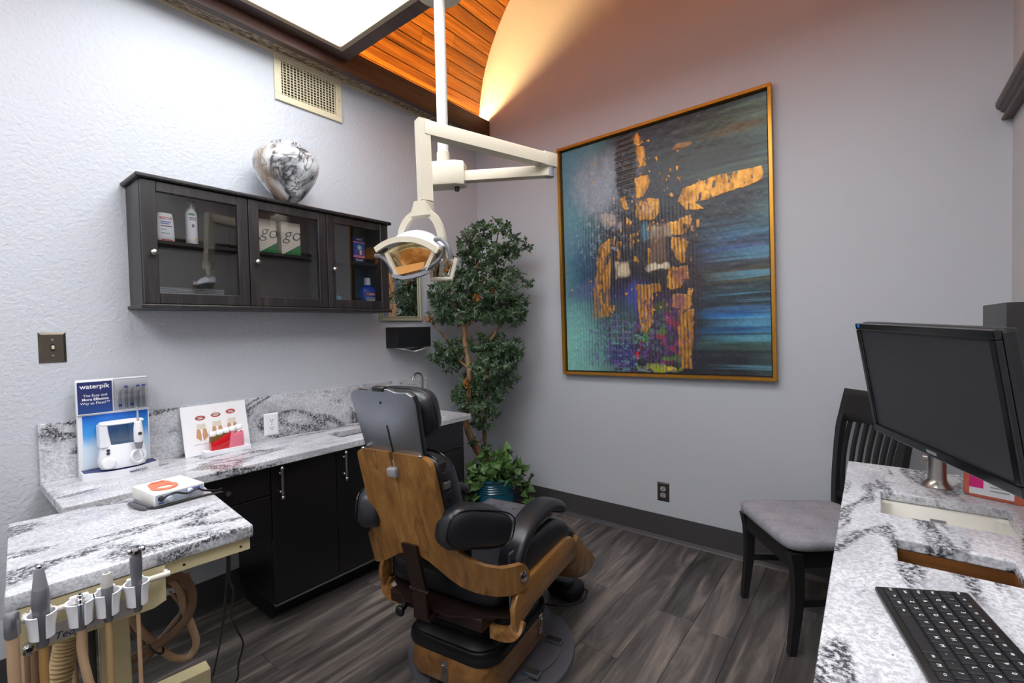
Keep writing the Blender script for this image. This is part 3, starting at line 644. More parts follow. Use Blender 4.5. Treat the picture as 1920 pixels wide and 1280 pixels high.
# the flosser itself
ff = thing('water_flosser', 'white countertop water flosser with clear tank on the display', 'water flosser', D(.122, .055, .0277))
cs, cdp, zb = .122, .052, .0277
def ringp(hs, hd, z, e=.75, ds=0, n=36):
    return [D(cs+ds+hs*math.copysign(abs(cos(a))**e, cos(a)), cdp+hd*math.copysign(abs(sin(a))**e, sin(a)), zb+z) for a in [2*pi*i/n for i in range(n)]]
bm = NB(); loft(bm, [ringp(.058, .036, 0), ringp(.069, .044, .004), ringp(.075, .047, .018), ringp(.075, .046, .04), ringp(.071, .043, .065), ringp(.066, .040, .088), ringp(.063, .038, .096)]); obj('body', bm, WHITE, ff)
bm = NB(); loft(bm, [ringp(.061, .037, .0965), ringp(.064, .039, .13), ringp(.066, .041, .172)]); obj('tank', bm, glass('tank_plastic', (.9, .93, .96), 1.35, .2), ff)
bm = NB(); loft(bm, [[D(cs+s_, cdp+.02+dd, zb+z) for s_, dd in ((-.071+.0*z, -.055), (-.038-.12*(z-.09), -.055), (-.038-.12*(z-.09), .012), (-.060, .014), (-.071, .004))] for z in (.09, .12, .172)]); obj('tower', bm, WHITE, ff)
bm = NB(); loft(bm, [ringp(.066, .042, .1725), ringp(.070, .046, .176), ringp(.068, .044, .181), ringp(.03, .02, .183)]); obj('lid', bm, WHITE, ff)
hs = .040
bm = NB(); tube(bm, [D(cs+hs, cdp+.060, zb+z) for z in (.068, .085, .10, .108, .15, .176, .180)], [.007, .010, .0135, .0155, .0150, .012, .006], 18); hd = obj('handle', bm, WHITE, ff)
bm = NB(); tube(bm, [D(cs+hs, cdp+.060, zb+z) for z in (.072, .098)], [.0095, .0145], 18); obj('handle_collar', bm, GREYP, hd)
bm = NB(); tube(bm, [D(cs+hs, cdp+.060, zb+z) for z in (.179, .212, .224, .232)]+[D(cs+hs-.006, cdp+.06, zb+.238)], [.0045, .003, .0022, .0018, .0014], 10); obj('jet_nozzle', bm, plain('nozzle_grey', (170, 172, 178), .3), hd)
for z in (.132,): bm = NB(); lathe(bm, [(.0065, 0), (.0065, .003), (0, .0035)], n=14, M=basis(wy, (0, 0, 1), D(cs+hs+.002, cdp+.0735, zb+z))); obj('button', bm, DARKGR, hd)
# coil hose
bm = NB(); hp = []
for k in range(72): a = 2*pi*k/18; hp.append(D(cs+.038+(.026-.0004*k/4)*cos(a), cdp+.050+.0005*k/4, zb+.042+.026*sin(a)))
tube(bm, hp, .0026, 8); obj('coiled_hose', bm, WHITE, ff)
bm = NB(); tube(bm, smoothpath([D(cs+hs, cdp+.06, zb+.07), D(cs+.045, cdp+.066, zb+.05), D(cs+.052, cdp+.060, zb+.022)], 5), .0026, 8); obj('hose_drop', bm, WHITE, ff)
bm = NB(); lathe(bm, [(.021, 0), (.021, .012), (.018, .018), (.012, .019), (0, .019)], n=24, M=basis(wy, (0, 0, 1), D(cs-.052, cdp+.038, zb+.030))); obj('pressure_knob', bm, WHITE, ff)
for z in (.066, .078): bm = NB(); lathe(bm, [(.0055, 0), (.0055, .004), (0, .005)], n=14, M=basis(wy, (0, 0, 1), D(cs-.050, cdp+.036, zb+z))); obj('button', bm, DARKGR, ff)
# --- tooth card and jaw model
card = thing('tooth_chart_card', 'white card with tooth pictures leaning on the backsplash', 'card', (.05, -1.905, CZ))
c0, c1 = on(341, 846, 'z', CZ), on(463, 833, 'z', CZ)
cb0, cb1 = Vector((.082, -2.045, CZ+.001)), Vector((.072, -1.770, CZ+.001)); lean = Vector((-.045, 0, .218))
cx_ = (cb1-cb0).normalized(); cu_ = lean.normalized(); cM = lambda a, b, h=0: basis(cx_, cu_, cb0+cx_*a+cu_*b+cx_.cross(cu_)*h)
Wc, Hc = (cb1-cb0).length, lean.length
obj('card_sheet', B((0, 0, -.0015), (Wc, Hc, 0), 0, 1, cM(0, 0)), WHITEP, card, 0)
TAN = plain('printed_tan', (196, 150, 110), .6); DKR = plain('printed_red', (186, 60, 40), .6); IV = plain('printed_ivory', (216, 208, 190), .6)
for i, a in enumerate((.075, .140, .205)):
    for dy, m, q in ((.007, DKR if i != 1 else TAN, 1), (-.006, DKR, -1)):
        bm = NB(); pts_ = [(a+.021*cos(t_), .165+.012*i*.5+.011*sin(t_)*1) for t_ in [pi*(0 if q > 0 else 1)+pi*k/12 for k in range(13)]]
        inner = [(a+.015*cos(t_), .165+.012*i*.5+.005*sin(t_)) for t_ in [pi*(0 if q > 0 else 1)+pi*k/12 for k in range(12, -1, -1)]]
        prism(bm, pts_+inner, 0, .0004, cM(0, 0)); obj('printed_mouth', bm, m, card, 0)
    obj('printed_caption', B((a-.017, .164+.006*i, .0002), (a+.017, .167+.006*i, .0006), 0, 1, cM(0, 0)), BLACKP, card, 0)
    bm = NB(); b0 = .128+.004*i; prism(bm, [(a-.020, b0-.004), (a-.014, b0+.012), (a, b0+.008), (a+.014, b0+.012), (a+.020, b0-.004), (a+.012, b0-.014), (a-.012, b0-.014)], 0, .0004, cM(0, 0)); obj('printed_crown', bm, IV, card, 0)
    for q in (-1, 1): bm = NB(); prism(bm, [(a+q*.019, b0-.012), (a+q*.024, b0-.05), (a+q*.004, b0-.068), (a+q*.002, b0-.04), (a+q*.006, b0-.014)], 0, .0005, cM(0, 0)); obj('printed_root', bm, TAN, card, 0)
obj('printed_rule', B((.04, .046, 0), (.16, .048, .0004), 0, 1, cM(0, 0)), GREYL, card, 0)
jm = thing('jaw_model', 'red and pink tooth model on a white base in front of the card', 'dental model', (.11, -1.87, CZ))
MB0 = Vector((.146, -1.986, CZ)); md = Vector((.02, 1, 0)).normalized(); mn = Vector((1, -.02, 0)).normalized(); mM = basis(md, (0, 0, 1), MB0) @ Matrix.Scale(1.15, 4)
obj('base', B((0, 0, -.050), (.162, .019, .0), .001, 1, mM), WHITE, jm, 0)
bm = NB(); prism(bm, [(.022, .019), (.082, .019), (.092, .084), (.085, .080), (.030, .052), (.020, .05)], -.036, -.006, mM, .002); obj('gum_cutaway', bm, plain('gloss_red', (200, 22, 32), .15, coat=.6), jm)
bm = NB(); prism(bm, [(.0825, .019), (.140, .019), (.138, .078), (.128, .072), (.118, .080), (.107, .072), (.098, .082), (.0925, .084)], -.036, -.006, mM, .002); obj('gum', bm, plain('gum_pink', (224, 120, 140), .3), jm)
bm = NB(); prism(bm, [(.020, .052), (.030, .053), (.085, .081), (.080, .086), (.022, .074)], -.030, -.008, mM, .001); obj('bone', bm, plain('bone_brown', (120, 84, 30), .45), jm)
TOOTH = plain('tooth_white', (238, 238, 238), .25)
for k in range(5):
    a = .030+k*.0235; b0 = .082+.003*k
    bm = NB(); superell(bm, (0, 0, 0), (.0128, .0105, .0145), .7, .7, 16, 10, M=mM @ Matrix.Translation((a, b0, -.019)))
    for q in (-.006, .006): superell(bm, (0, 0, 0), (.006, .005, .006), .9, .9, 10, 8, M=mM @ Matrix.Translation((a+q, b0+.008, -.014)))
    obj('tooth', bm, TOOTH, jm)
# ================================================================== PAINTING
PX0, PX1, PZ0, PZ1, PROT = .778, 2.0634, .9864, 2.507, .012
pc = Vector(((PX0+PX1)/2, 0, (PZ0+PZ1)/2)); pa = thing('abstract_painting', 'large abstract painting of gold patches on dark teal and blue', 'painting', pc)
PM = Matrix.Translation(pc) @ Matrix.Rotation(PROT*-1, 4, 'Y')
hw, hh = (PX1-PX0)/2, (PZ1-PZ0)/2
GOLDF = plain('gold_frame', (176, 124, 44), .3, .75, .15, 40)
for lo, hi in (((-hw, -.045, hh-.018), (hw, -.001, hh)), ((-hw, -.045, -hh), (hw, -.001, -hh+.018)), ((-hw, -.045, -hh+.018), (-hw+.018, -.001, hh-.018)), ((hw-.018, -.045, -hh+.018), (hw, -.001, hh-.018))):
    obj('frame_rail', B(lo, hi, .001, 1, PM), GOLDF, pa, 0)
obj('shadow_gap', B((-hw+.018, -.010, -hh+.018), (hw-.018, -.004, hh-.018), 0, 1, PM), BLACKP, pa, 0)
# canvas: pigment worked out stroke by stroke on a fine mesh; outlines are noted in pixels of a straight-on crop
cw, ch = hw-.026, hh-.026
NU, NV = 372, 440
src = np.array([(60, 322), (880, 73), (903, 1217), (85, 1187)], float); dst = np.array([(0, 0), (1, 0), (1, 1), (0, 1)], float)
Am = []
for (x_, y_), (u_, v_) in zip(src, dst): Am += [[x_, y_, 1, 0, 0, 0, -u_*x_, -u_*y_], [0, 0, 0, x_, y_, 1, -v_*x_, -v_*y_]]
Hm = np.append(np.linalg.solve(np.array(Am), dst.reshape(-1)), 1).reshape(3, 3)
def uv(p): q = Hm @ np.array([p[0], p[1], 1.0]); return q[0]/q[2], q[1]/q[2]
gu, gv = np.meshgrid(np.linspace(0, 1, NU), np.linspace(0, 1, NV), indexing='ij')
rng = np.random.default_rng(3)
def vnoise(fu, fv, seed):
    r = np.random.default_rng(seed); a = r.random((int(fu)+3, int(fv)+3)); x_ = gu*fu; y_ = gv*fv; i = x_.astype(int); j = y_.astype(int); fx_ = x_-i; fy_ = y_-j
    fx_ = fx_*fx_*(3-2*fx_); fy_ = fy_*fy_*(3-2*fy_)
    return (a[i, j]*(1-fx_)+a[i+1, j]*fx_)*(1-fy_)+(a[i, j+1]*(1-fx_)+a[i+1, j+1]*fx_)*fy_
def fbm(fu, fv, seed): return (vnoise(fu, fv, seed)*.55+vnoise(fu*2.1, fv*2.1, seed+1)*.3+vnoise(fu*4.3, fv*4.3, seed+2)*.15)
L = lambda r, g, b: np.array(lin((r, g, b))[:3])
COL = np.zeros((NU, NV, 3)); COL[:] = L(34, 38, 48); GO = np.zeros((NU, NV)); HT = np.zeros((NU, NV))
def lay(mask, col): COL[:] = COL*(1-mask[..., None])+np.asarray(col)*mask[..., None]
def blob(px, rx, ry, soft=.6, ragged=.5, seed=1, fu=9, fv=9, pn=2):
    cu, cv = uv(px); ru, rv = rx/820, ry/1120; d = (abs((gu-cu)/ru)**pn+abs((gv-cv)/rv)**pn)**(1/pn)+(fbm(fu, fv, seed)-.5)*2*ragged
    return np.clip((1+soft/2-d)/soft, 0, 1)
FB = [fbm(44, 50, 900+i) for i in range(6)]; FS = [fbm(64, 28, 950+i) for i in range(4)]
# left teal field, deep centre
lay(np.clip(1.25-gu*4.2+(fbm(5, 5, 11)-.5)*.9, 0, 1), L(92, 138, 146)); lay(np.clip(.9-gu*5+(fbm(4, 6, 12)-.5)*1.2, 0, 1)*np.clip(1-gv*1.5, 0, 1), L(84, 124, 146))
lay(np.clip(1.0-abs(gu-.08)*7, 0, 1)*np.clip(1-abs(gv-.52)*4.5, 0, 1)*.8, L(44, 84, 116)); lay(np.clip(1.5-gu*5.5+(fbm(4, 4, 13)-.5), 0, 1)*np.clip((gv-.66)*5, 0, 1), L(118, 176, 166))
lay(blob((240, 430), 110, 130, .9, .7, 20)*.75, L(126, 134, 150)); lay(blob((210, 470), 90, 120, .9, .8, 21, 30, 14)*.5, L(160, 166, 178)); lay(blob((200, 780), 70, 130, .8, .5, 22)*.7, L(34, 60, 96)); lay(blob((160, 870), 70, 50, .9, .6, 23)*.6, L(88, 90, 136))
# right side: horizontal streaks
st = fbm(2.2, 60, 31); st2 = fbm(1.6, 26, 32); rt = np.clip((gu-.66+(st-.5)*.35)*4.2, 0, 1)
for v0, v1, c_, s_ in ((0, .13, L(108, 132, 116), .9), (.03, .12, L(62, 52, 20), .7), (.12, .26, L(44, 66, 50), .9), (.2, .3, L(96, 128, 110), .6), (.42, .56, L(62, 112, 142), 1), (.47, .60, L(66, 76, 138), .7), (.55, .70, L(78, 82, 66), .75), (.60, .66, L(110, 90, 56), .5), (.66, .8, L(54, 96, 116), .9), (.76, .86, L(30, 128, 200), 1), (.74, .80, L(40, 90, 160), .6), (.84, .93, L(64, 110, 104), .7), (.88, 1.0, L(50, 44, 22), .85)):
    band = np.clip(1-abs(gv-(v0+v1)/2)/((v1-v0)/2), 0, 1)**.5; lay(rt*band*np.clip((st-.28)*2.6, 0, 1)*s_, c_)
lay(np.clip((gu-.9)*9, 0, 1)*np.clip((st2-.35)*2, 0, 1)*.55, L(92, 144, 140)); lay(np.clip((gu-.62)*4, 0, 1)*np.clip((fbm(1.4, 80, 33)-.52)*6, 0, 1)*.55, L(18, 16, 16)); lay(np.clip((gu-.72)*5, 0, 1)*np.clip((fbm(1.2, 70, 34)-.55)*7, 0, 1)*np.clip((gv-.4)*5, 0, 1)*.5, L(96, 170, 200))
lay(blob((640, 300), 170, 110, .8, .5, 40, 5, 26)*.55, L(40, 44, 30)); lay(blob((770, 215), 90, 26, .9, .6, 41, 4, 30)*.7, L(96, 72, 20)); lay(blob((545, 290), 30, 9, .8, 1.1, 42, 24, 40)*.8, L(170, 116, 36))
# dark comb column at the top, vertical scraped lines in the middle
lay(blob((315, 380), 48, 165, .35, .25, 50), L(40, 28, 28)); comb = (np.sin(gv*2*pi*46+gu*16) > .25)*blob((312, 370), 42, 150, .3, .3, 51); lay(comb*.9, L(12, 10, 12)); HT += comb*.8
lay(blob((350, 760), 170, 250, .5, .35, 52)*.8, L(42, 30, 36)); lay(blob((540, 820), 70, 330, .5, .3, 53)*.85, L(48, 36, 44)); sc = (np.sin(gu*2*pi*62) > .55)*np.clip(1-abs(gv-.62)*2.6, 0, 1)*np.clip(1-abs(gu-.38)*3.2, 0, 1); lay(sc*.55, L(20, 16, 20)); HT += sc*.5
lay(blob((250, 588), 36, 40, .5, .9, 54, 30, 22, 6)*.85, L(176, 160, 150)); lay(blob((452, 632), 38, 24, .6, .9, 55, 30, 20, 6)*.8, L(196, 180, 150)); lay(blob((448, 700), 34, 80, .5, .6, 56, 34, 12, 6)*.8, L(112, 84, 66)); lay(blob((300, 790), 26, 34, .6, .9, 57, 30, 14, 6)*.85, L(206, 190, 160)); lay(blob((446, 776), 34, 13, .5, .9, 58, 30, 20, 6)*.85, L(214, 200, 172)); lay(blob((392, 640), 16, 44, .5, .3, 59)*.8, L(70, 120, 140))
lay(blob((335, 890), 90, 70, .7, .6, 60)*.75, L(50, 50, 100)); lay(blob((345, 915), 26, 80, .6, .6, 61)*.8, L(64, 74, 150)); lay(blob((290, 1010), 80, 120, .6, .5, 62)*.8, L(56, 84, 84)); gsq = ((np.sin(gu*2*pi*34) > .5) | (np.sin(gv*2*pi*40) > .7))*blob((295, 1080), 75, 130, .5, .4, 63); lay(gsq*.6, L(110, 130, 140)); HT += gsq*.4
lay(blob((300, 1130), 80, 50, .6, .6, 64)*.7, L(52, 46, 110)); dash = np.clip((fbm(26, 40, 66)-.56)*9, 0, 1)*blob((455, 1060), 90, 130, .5, .3, 65)
lay(blob((455, 1050), 90, 150, .6, .4, 67)*.85, L(64, 48, 76)); lay(dash*.8, L(150, 50, 70)); lay(np.clip((fbm(24, 36, 68)-.57)*9, 0, 1)*blob((455, 1090), 95, 110, .5, .3, 69)*.85, L(76, 120, 50)); lay(blob((455, 940), 36, 30, .5, .5, 70)*.8, L(60, 80, 34)); lay(blob((455, 1182), 66, 16, .5, 1.2, 71, 30, 30)*.85, L(150, 166, 30)); lay(blob((490, 1185), 30, 12, .5, .6, 72)*.9, L(206, 176, 30)); lay(blob((362, 1132), 7, 20, .4, .4, 73), L(190, 24, 30)); lay(blob((480, 975), 7, 20, .5, .4, 74)*.8, L(150, 34, 40))
rib = (np.sin(gu*2*pi*58+fbm(6, 9, 88)*3) > .35)*np.clip(3.2-abs(gu-.40)*9, 0, 1)*np.clip(4-abs(gv-.66)*10, 0, 1)*np.clip(.35+fbm(20, 30, 89), 0, 1); HT += rib*.8
lay(rib*.5, L(22, 16, 22))
def poly(pts, rag=.006, seed=90, gold=1, col=None, miss=.42):
    P = np.array([uv(p) for p in pts]); wob = (np.roll(FB[seed % 6], seed*13, 0)-.5)*rag*2; U = gu+wob; V_ = gv+(np.roll(FB[(seed+2) % 6], seed*17, 1)-.5)*rag*2; ins = np.zeros_like(gu, bool); n = len(P)
    for i in range(n):
        (x1_, y1_), (x2_, y2_) = P[i], P[(i+1) % n]; c_ = ((y1_ > V_) != (y2_ > V_)); ins ^= c_ & (U < (x2_-x1_)*(V_-y1_)/((y2_-y1_) if abs(y2_-y1_) > 1e-9 else 1e-9)+x1_)
    m = ins*1.0; worn = np.clip((np.roll(FS[seed % 4], seed*11, 0)-miss)*8, .12, 1)*np.clip(1.05-.8*rib, .25, 1); m = m*np.where(gold > 0, worn, 1)
    g = np.roll(FS[(seed+1) % 4], seed*7, 1)[..., None]; cc = L(104, 60, 16)*(1-g)+L(220, 158, 70)*g*1.1 if col is None else np.asarray(col)
    COL[:] = COL*(1-m[..., None])+cc*m[..., None]; GO[:] = np.maximum(GO*(1-m), m*gold); HT[:] = HT+m*.6
gp = [[(525, 515), (545, 465), (600, 440), (680, 412), (760, 392), (862, 372), (868, 425), (800, 455), (720, 478), (640, 508), (590, 520), (630, 545), (560, 550)],
      [(350, 245), (365, 238), (385, 278), (370, 290), (347, 285)], [(356, 295), (388, 292), (395, 372), (362, 382)], [(352, 418), (405, 405), (412, 430), (388, 495), (356, 500)], [(358, 510), (452, 503), (450, 560), (438, 585), (378, 592), (355, 575)],
      [(290, 505), (310, 495), (328, 545), (310, 550)], [(262, 500), (272, 498), (270, 530)], [(488, 600), (580, 568), (580, 588), (560, 640), (540, 650), (490, 650)], [(498, 662), (560, 658), (555, 760), (528, 765), (500, 705)], [(485, 782), (565, 775), (568, 825), (540, 830), (540, 860), (500, 870), (480, 860)],
      [(505, 885), (575, 885), (580, 930), (560, 948), (500, 940)], [(525, 950), (590, 945), (585, 1030), (580, 1190), (540, 1185), (528, 1090)], [(565, 860), (585, 865), (580, 890), (562, 885)], [(598, 590), (612, 585), (610, 618), (598, 622)], [(578, 612), (588, 612), (588, 635), (576, 635)],
      [(358, 850), (455, 848), (458, 875), (425, 882), (425, 1000), (390, 1050), (370, 1000), (362, 920)], [(320, 578), (340, 600), (330, 640), (318, 610)], [(333, 645), (355, 640), (345, 700), (330, 702)], [(275, 680), (298, 675), (292, 745), (278, 742)], [(205, 700), (255, 660), (255, 760), (250, 970), (190, 985), (195, 800)],
      [(262, 655), (275, 655), (268, 690), (258, 688)], [(350, 735), (362, 740), (372, 760), (345, 758)], [(240, 935), (275, 928), (270, 955), (245, 960)], [(305, 880), (322, 880), (318, 895)], [(408, 605), (425, 600), (420, 640), (398, 630)], [(405, 700), (415, 705), (415, 790), (408, 780)], [(516, 370), (532, 368), (528, 388), (518, 390)], [(430, 340), (442, 335), (440, 358)], [(395, 268), (412, 266), (408, 278)], [(525, 420), (536, 415), (534, 440)], [(488, 480), (505, 478), (500, 498)], [(570, 738), (580, 735), (578, 765)], [(185, 860), (192, 850), (190, 980), (180, 985)]]
for i, p_ in enumerate(gp): poly(p_, .004 if i == 0 else .007, 100+7*i, miss=.27 if i < 16 else .34)
lay(blob((530, 815), 30, 34, .7, .5, 301)*.5, L(118, 62, 84)); lay(blob((530, 918), 26, 30, .7, .5, 302)*.5, L(112, 64, 96)); lay(blob((405, 545), 34, 30, .8, .5, 303)*.3, L(150, 120, 110)); lay(blob((355, 260), 14, 12, .8, .5, 304)*.4, L(206, 120, 20))
# splatter
for k in range(110):
    a_, b_ = rng.normal(390, 120), rng.uniform(300, 1000); poly([(a_+rng.uniform(1, 6)*cos(q), b_+rng.uniform(2, 9)*sin(q)) for q in np.linspace(0, 5.2, 6)], .002, 500+k, gold=float(rng.random() < .7))
lay(np.clip((fbm(80, 90, 401)-.60)*9, 0, 1)*np.clip(1.2-abs(gu-.22)*5, 0, 1)*np.clip(3-abs(gv-.30)*12, 0, 1)*.6, L(150, 160, 176)); lay(np.clip((fbm(70, 90, 402)-.58)*9, 0, 1)*np.clip(2.2-abs(gu-.30)*8, 0, 1)*np.clip((gv-.72)*8, 0, 1)*.7, L(96, 150, 150)); lay(np.clip((fbm(60, 70, 403)-.60)*9, 0, 1)*np.clip(2.4-abs(gu-.38)*7, 0, 1)*np.clip((gv-.66)*6, 0, 1)*.7, L(104, 64, 140)); lay(np.clip((gu-.80)*6, 0, 1)*np.clip(1-gv*5, 0, 1)*np.clip((fbm(2, 40, 404)-.3)*3, 0, 1)*.6, L(112, 146, 122))
COL *= (.80+.40*fbm(90, 100, 77))[..., None]; COL = np.clip(COL, 0, 1)
Y_ = -.016-.0022*fbm(40, 48, 81)-.0016*np.clip(HT, 0, 2)
me = bpy.data.meshes.new('canvas'); vs = np.stack([(gu-.5)*2*cw, Y_, (.5-gv)*2*ch], -1).reshape(-1, 3)
idx = np.arange(NU*NV).reshape(NU, NV); q = np.stack([idx[:-1, :-1], idx[:-1, 1:], idx[1:, 1:], idx[1:, :-1]], -1).reshape(-1, 4)
me.from_pydata(vs.tolist(), [], q.tolist()); ca = me.color_attributes.new('pigment', 'FLOAT_COLOR', 'POINT')
ca.data.foreach_set('color', np.concatenate([COL.reshape(-1, 3), GO.reshape(-1, 1)], 1).astype(np.float32).ravel()); me.shade_smooth()
me.transform(MW[pa.name].inverted() @ PM)
t = NT('oil_paint'); at_ = t.new('Attribute', attribute_name='pigment'); gm = t.mul(at_.outputs['Alpha'], .45); br = t.noise(t.coords((1, 1, 1)), 160, 3); t.set(Base_Color=at_.outputs['Color'], Metallic=gm, Roughness=.36); t.bump(br, .15, .002)
obj('canvas', None, t.m, pa, me=me)
# ================================================================== SURGICAL LAMP ON CEILING POLE
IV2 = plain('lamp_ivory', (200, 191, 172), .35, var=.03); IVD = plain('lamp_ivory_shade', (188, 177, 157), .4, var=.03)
DP = 2.10; pj_ = at(832, 330, DP); px_, py_ = pj_.x, pj_.y
dl = thing('dental_lamp', 'ivory dental lamp on folding arms hung from a ceiling pole', 'lamp', (px_, py_, BZ))
bm = NB(); lathe(bm, [(.0, -.004), (.030, -.004), (.095, -.012), (.105, -.006), (.105, .0)], (px_, py_, BZ-.002), 36); obj('ceiling_canopy', bm, IV2, dl)
zj = pj_.z; bm = NB(); cyl(bm, (px_, py_, BZ-.005), (px_, py_, zj+.105), .0245, 28); obj('pole', bm, plain('pole_white', (208, 206, 204), .35, var=.02), dl)
bm = NB(); lathe(bm, [(.029, .06), (.029, .102), (.026, .106)], (px_, py_, zj), 28); obj('pole_collar', bm, IV2, dl)
J = at(1030, 322, 2.03); J.z = zj-.012; d1 = Vector((J.x-px_, J.y-py_, 0)).normalized(); s1 = Vector((-d1.y, d1.x, 0))
hM_ = basis(d1, s1, (px_, py_, zj))
bm = NB(); prism(bm, [(-.085, -.040), (-.075, -.050), (.062, -.050), (.10, -.030), (.10, .030), (.062, .050), (-.075, .050), (-.085, .040)], -.052, .055, hM_, .01); obj('joint_housing', bm, IV2, dl)
bm = NB(); cyl(bm, (px_+d1.x*.06, py_+d1.y*.06, zj-.07), (px_+d1.x*.06, py_+d1.y*.06, zj-.05), .011, 12); obj('lock_knob', bm, BLACKP, dl)
Lr = (Vector((J.x, J.y, 0))-Vector((px_, py_, 0))).length
sec = lambda a, b: [(-a, -b), (a, -b), (a*1.0, b*.5), (a*.7, b), (-a*.7, b), (-a, b*.5)]
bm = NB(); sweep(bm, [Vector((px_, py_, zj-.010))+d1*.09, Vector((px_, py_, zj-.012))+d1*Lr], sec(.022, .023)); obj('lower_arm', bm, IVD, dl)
bm = NB(); cyl(bm, (J.x, J.y, J.z-.026), (J.x, J.y, J.z+.052), .020, 18); obj('elbow_pivot', bm, GREYP, dl)
Ep = at(792, 240, 1.70); Jt = Vector((J.x, J.y, J.z+.045)); d2 = (Ep-Jt).normalized()
bm = NB(); box(bm, (-.045, -.024, -.030), (.030, .024, .030), .006, 2, basis(-d2, Vector((0, 0, 1)).cross(-d2), Jt)); obj('elbow_bracket', bm, IV2, dl)
bm = NB(); sweep(bm, [Jt+d2*.04, Ep], sec(.024, .027)); obj('upper_arm', bm, IV2, dl)
Dn = at(798, 378, 1.69); ds = (Dn-Ep)
bm = NB(); sweep(bm, [Ep+Vector((0, 0, .028)), Ep*.99+Dn*.01, Dn], [(-.020, -.022), (.020, -.022), (.020, .022), (-.020, .022)], up=d2); bevelled = bm; obj('drop_arm', bm, IV2, dl)
Nk = at(798, 405, 1.69); bm = NB(); box(bm, (-.022, -.026, -.026), (.022, .026, .026), .006, 2, Matrix.Translation((Dn+Nk)/2)); obj('swivel_neck', bm, plain('lamp_taupe', (176, 166, 150), .45), dl)
# lamp head frame: X across the head, Y its facing direction, Z up
Hc_ = at(785, 470, 1.69); hx = (R_*.93+F_*-.36).normalized(); hz = Vector((0, 0, 1)); hx = (hx-hz*hx.dot(hz)).normalized(); hy = hz.cross(hx)   # hy points away from camera
HM = basis(hx, hy, Hc_)
hl = lambda a, b, c_: HM @ Vector((a, b, c_))
yp = smoothpath([hl(-.075, .01, .030), hl(-.070, .005, .075), hl(-.035, 0, .118), hl(.022, 0, .135), hl(.068, 0, .112), hl(.088, .01, .06), hl(.090, .02, .0), hl(.088, .03, -.03)], 5)
bm = NB(); sweep(bm, yp, [(-.013, -.009), (.013, -.009), (.013, .009), (-.013, .009)], up=hy); obj('yoke', bm, IV2, dl)
bm = NB(); loft(bm, [[hl(.020+a*(.020+.018*q), b*.022, .172-.052*q) for a, b in ((-1, -1), (1, -1), (1, 1), (-1, 1))] for q in (0, .5, 1)]); obj('yoke_stem', bm, IV2, dl)
def head(x0_, x1_, fn, nm, m, n=18, k=8):
    bm = NB(); grid(bm, fn, n, k); o = obj(nm, bm, m, dl, 60); sm = o.modifiers.new('solid', 'SOLIDIFY'); sm.thickness = .006; return o
HW = .128
def dome(u, v):                                     # upper shell: arched in X, rolled from front rim to back
    a = (u*2-1); b = v; zc = .040*(1-abs(a)**2.2); return hl(a*HW*(1-.10*b)-.008, -.062+.105*b, -.004+zc*(1-.1*b)+.046*sin(pi*b*.62)*(1-.55*a*a)-.012*a)
head(0, 0, dome, 'reflector_shell', plain('shell_blue_white', (226, 230, 242), .25))
rim = []
for k in range(15): u = k/14; rim.append(dome(u, 0)+HM.to_3x3() @ Vector((0, -.004, -.004)))
bm = NB(); sweep(bm, rim, [(-.004, -.011), (.007, -.011), (.007, .009), (-.004, .009)]); obj('front_rim', bm, IV2, dl)
def mirr(u, v):                                     # faceted reflector under the shell
    a = u*2-1; return hl(a*.122*(1-.48*v)+.002, -.055+.075*v*(1-.3*a*a), .030*(1-a*a)-.012-.068*v)
t = NT('reflector_gold'); fn_ = t.noise(t.coords((1, 1, 1)), 22, 2); t.set(Base_Color=t.ramp(fn_, [(.4, lin((176, 150, 96))), (.6, lin((226, 206, 158)))]), Metallic=.7, Roughness=.22); REFL = t.m
head(0, 0, mirr, 'reflector', REFL, 9, 5)
bm = NB(); loft(bm, [[hl(-.062, -.058, -.062), hl(.060, -.058, -.050), hl(.060, .02, -.046), hl(-.062, .02, -.058)], [hl(-.050, -.052, -.088), hl(.050, -.052, -.074), hl(.050, .012, -.070), hl(-.050, .012, -.084)]]); obj('filter_block', bm, plain('amber_filter', (226, 160, 90), .25), dl, 0)
for a in (-1, 1):
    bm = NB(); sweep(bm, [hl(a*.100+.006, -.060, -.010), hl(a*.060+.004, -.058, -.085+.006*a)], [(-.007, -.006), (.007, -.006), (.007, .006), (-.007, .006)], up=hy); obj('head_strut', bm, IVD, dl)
bm = NB(); sweep(bm, smoothpath([hl(-.070, -.058, -.090), hl(-.02, -.060, -.102), hl(.05, -.058, -.092), hl(.08, -.04, -.072)], 4), [(-.010, -.006), (.010, -.006), (.010, .006), (-.010, .006)]); obj('lower_rail', bm, GREYP, dl)
hp_ = [[hl(-.150, -.05, -.014), hl(-.125, -.055, -.018), hl(-.100, -.058, -.034), hl(-.078, -.058, -.062), hl(-.062, -.056, -.092)], [hl(.085, -.03, .028), hl(.115, -.035, .024), hl(.142, -.04, -.004), hl(.152, -.04, -.045)], [hl(.05, -.058, -.080), hl(.085, -.055, -.066), hl(.112, -.045, -.040), hl(.120, -.035, .0)]]
for p_ in hp_: bm = NB(); tube(bm, smoothpath(p_, 5), [.0078]*(5*(len(p_)-1))+[.007], 12); obj('handle', bm, plain('handle_grey', (98, 97, 100), .3), dl)
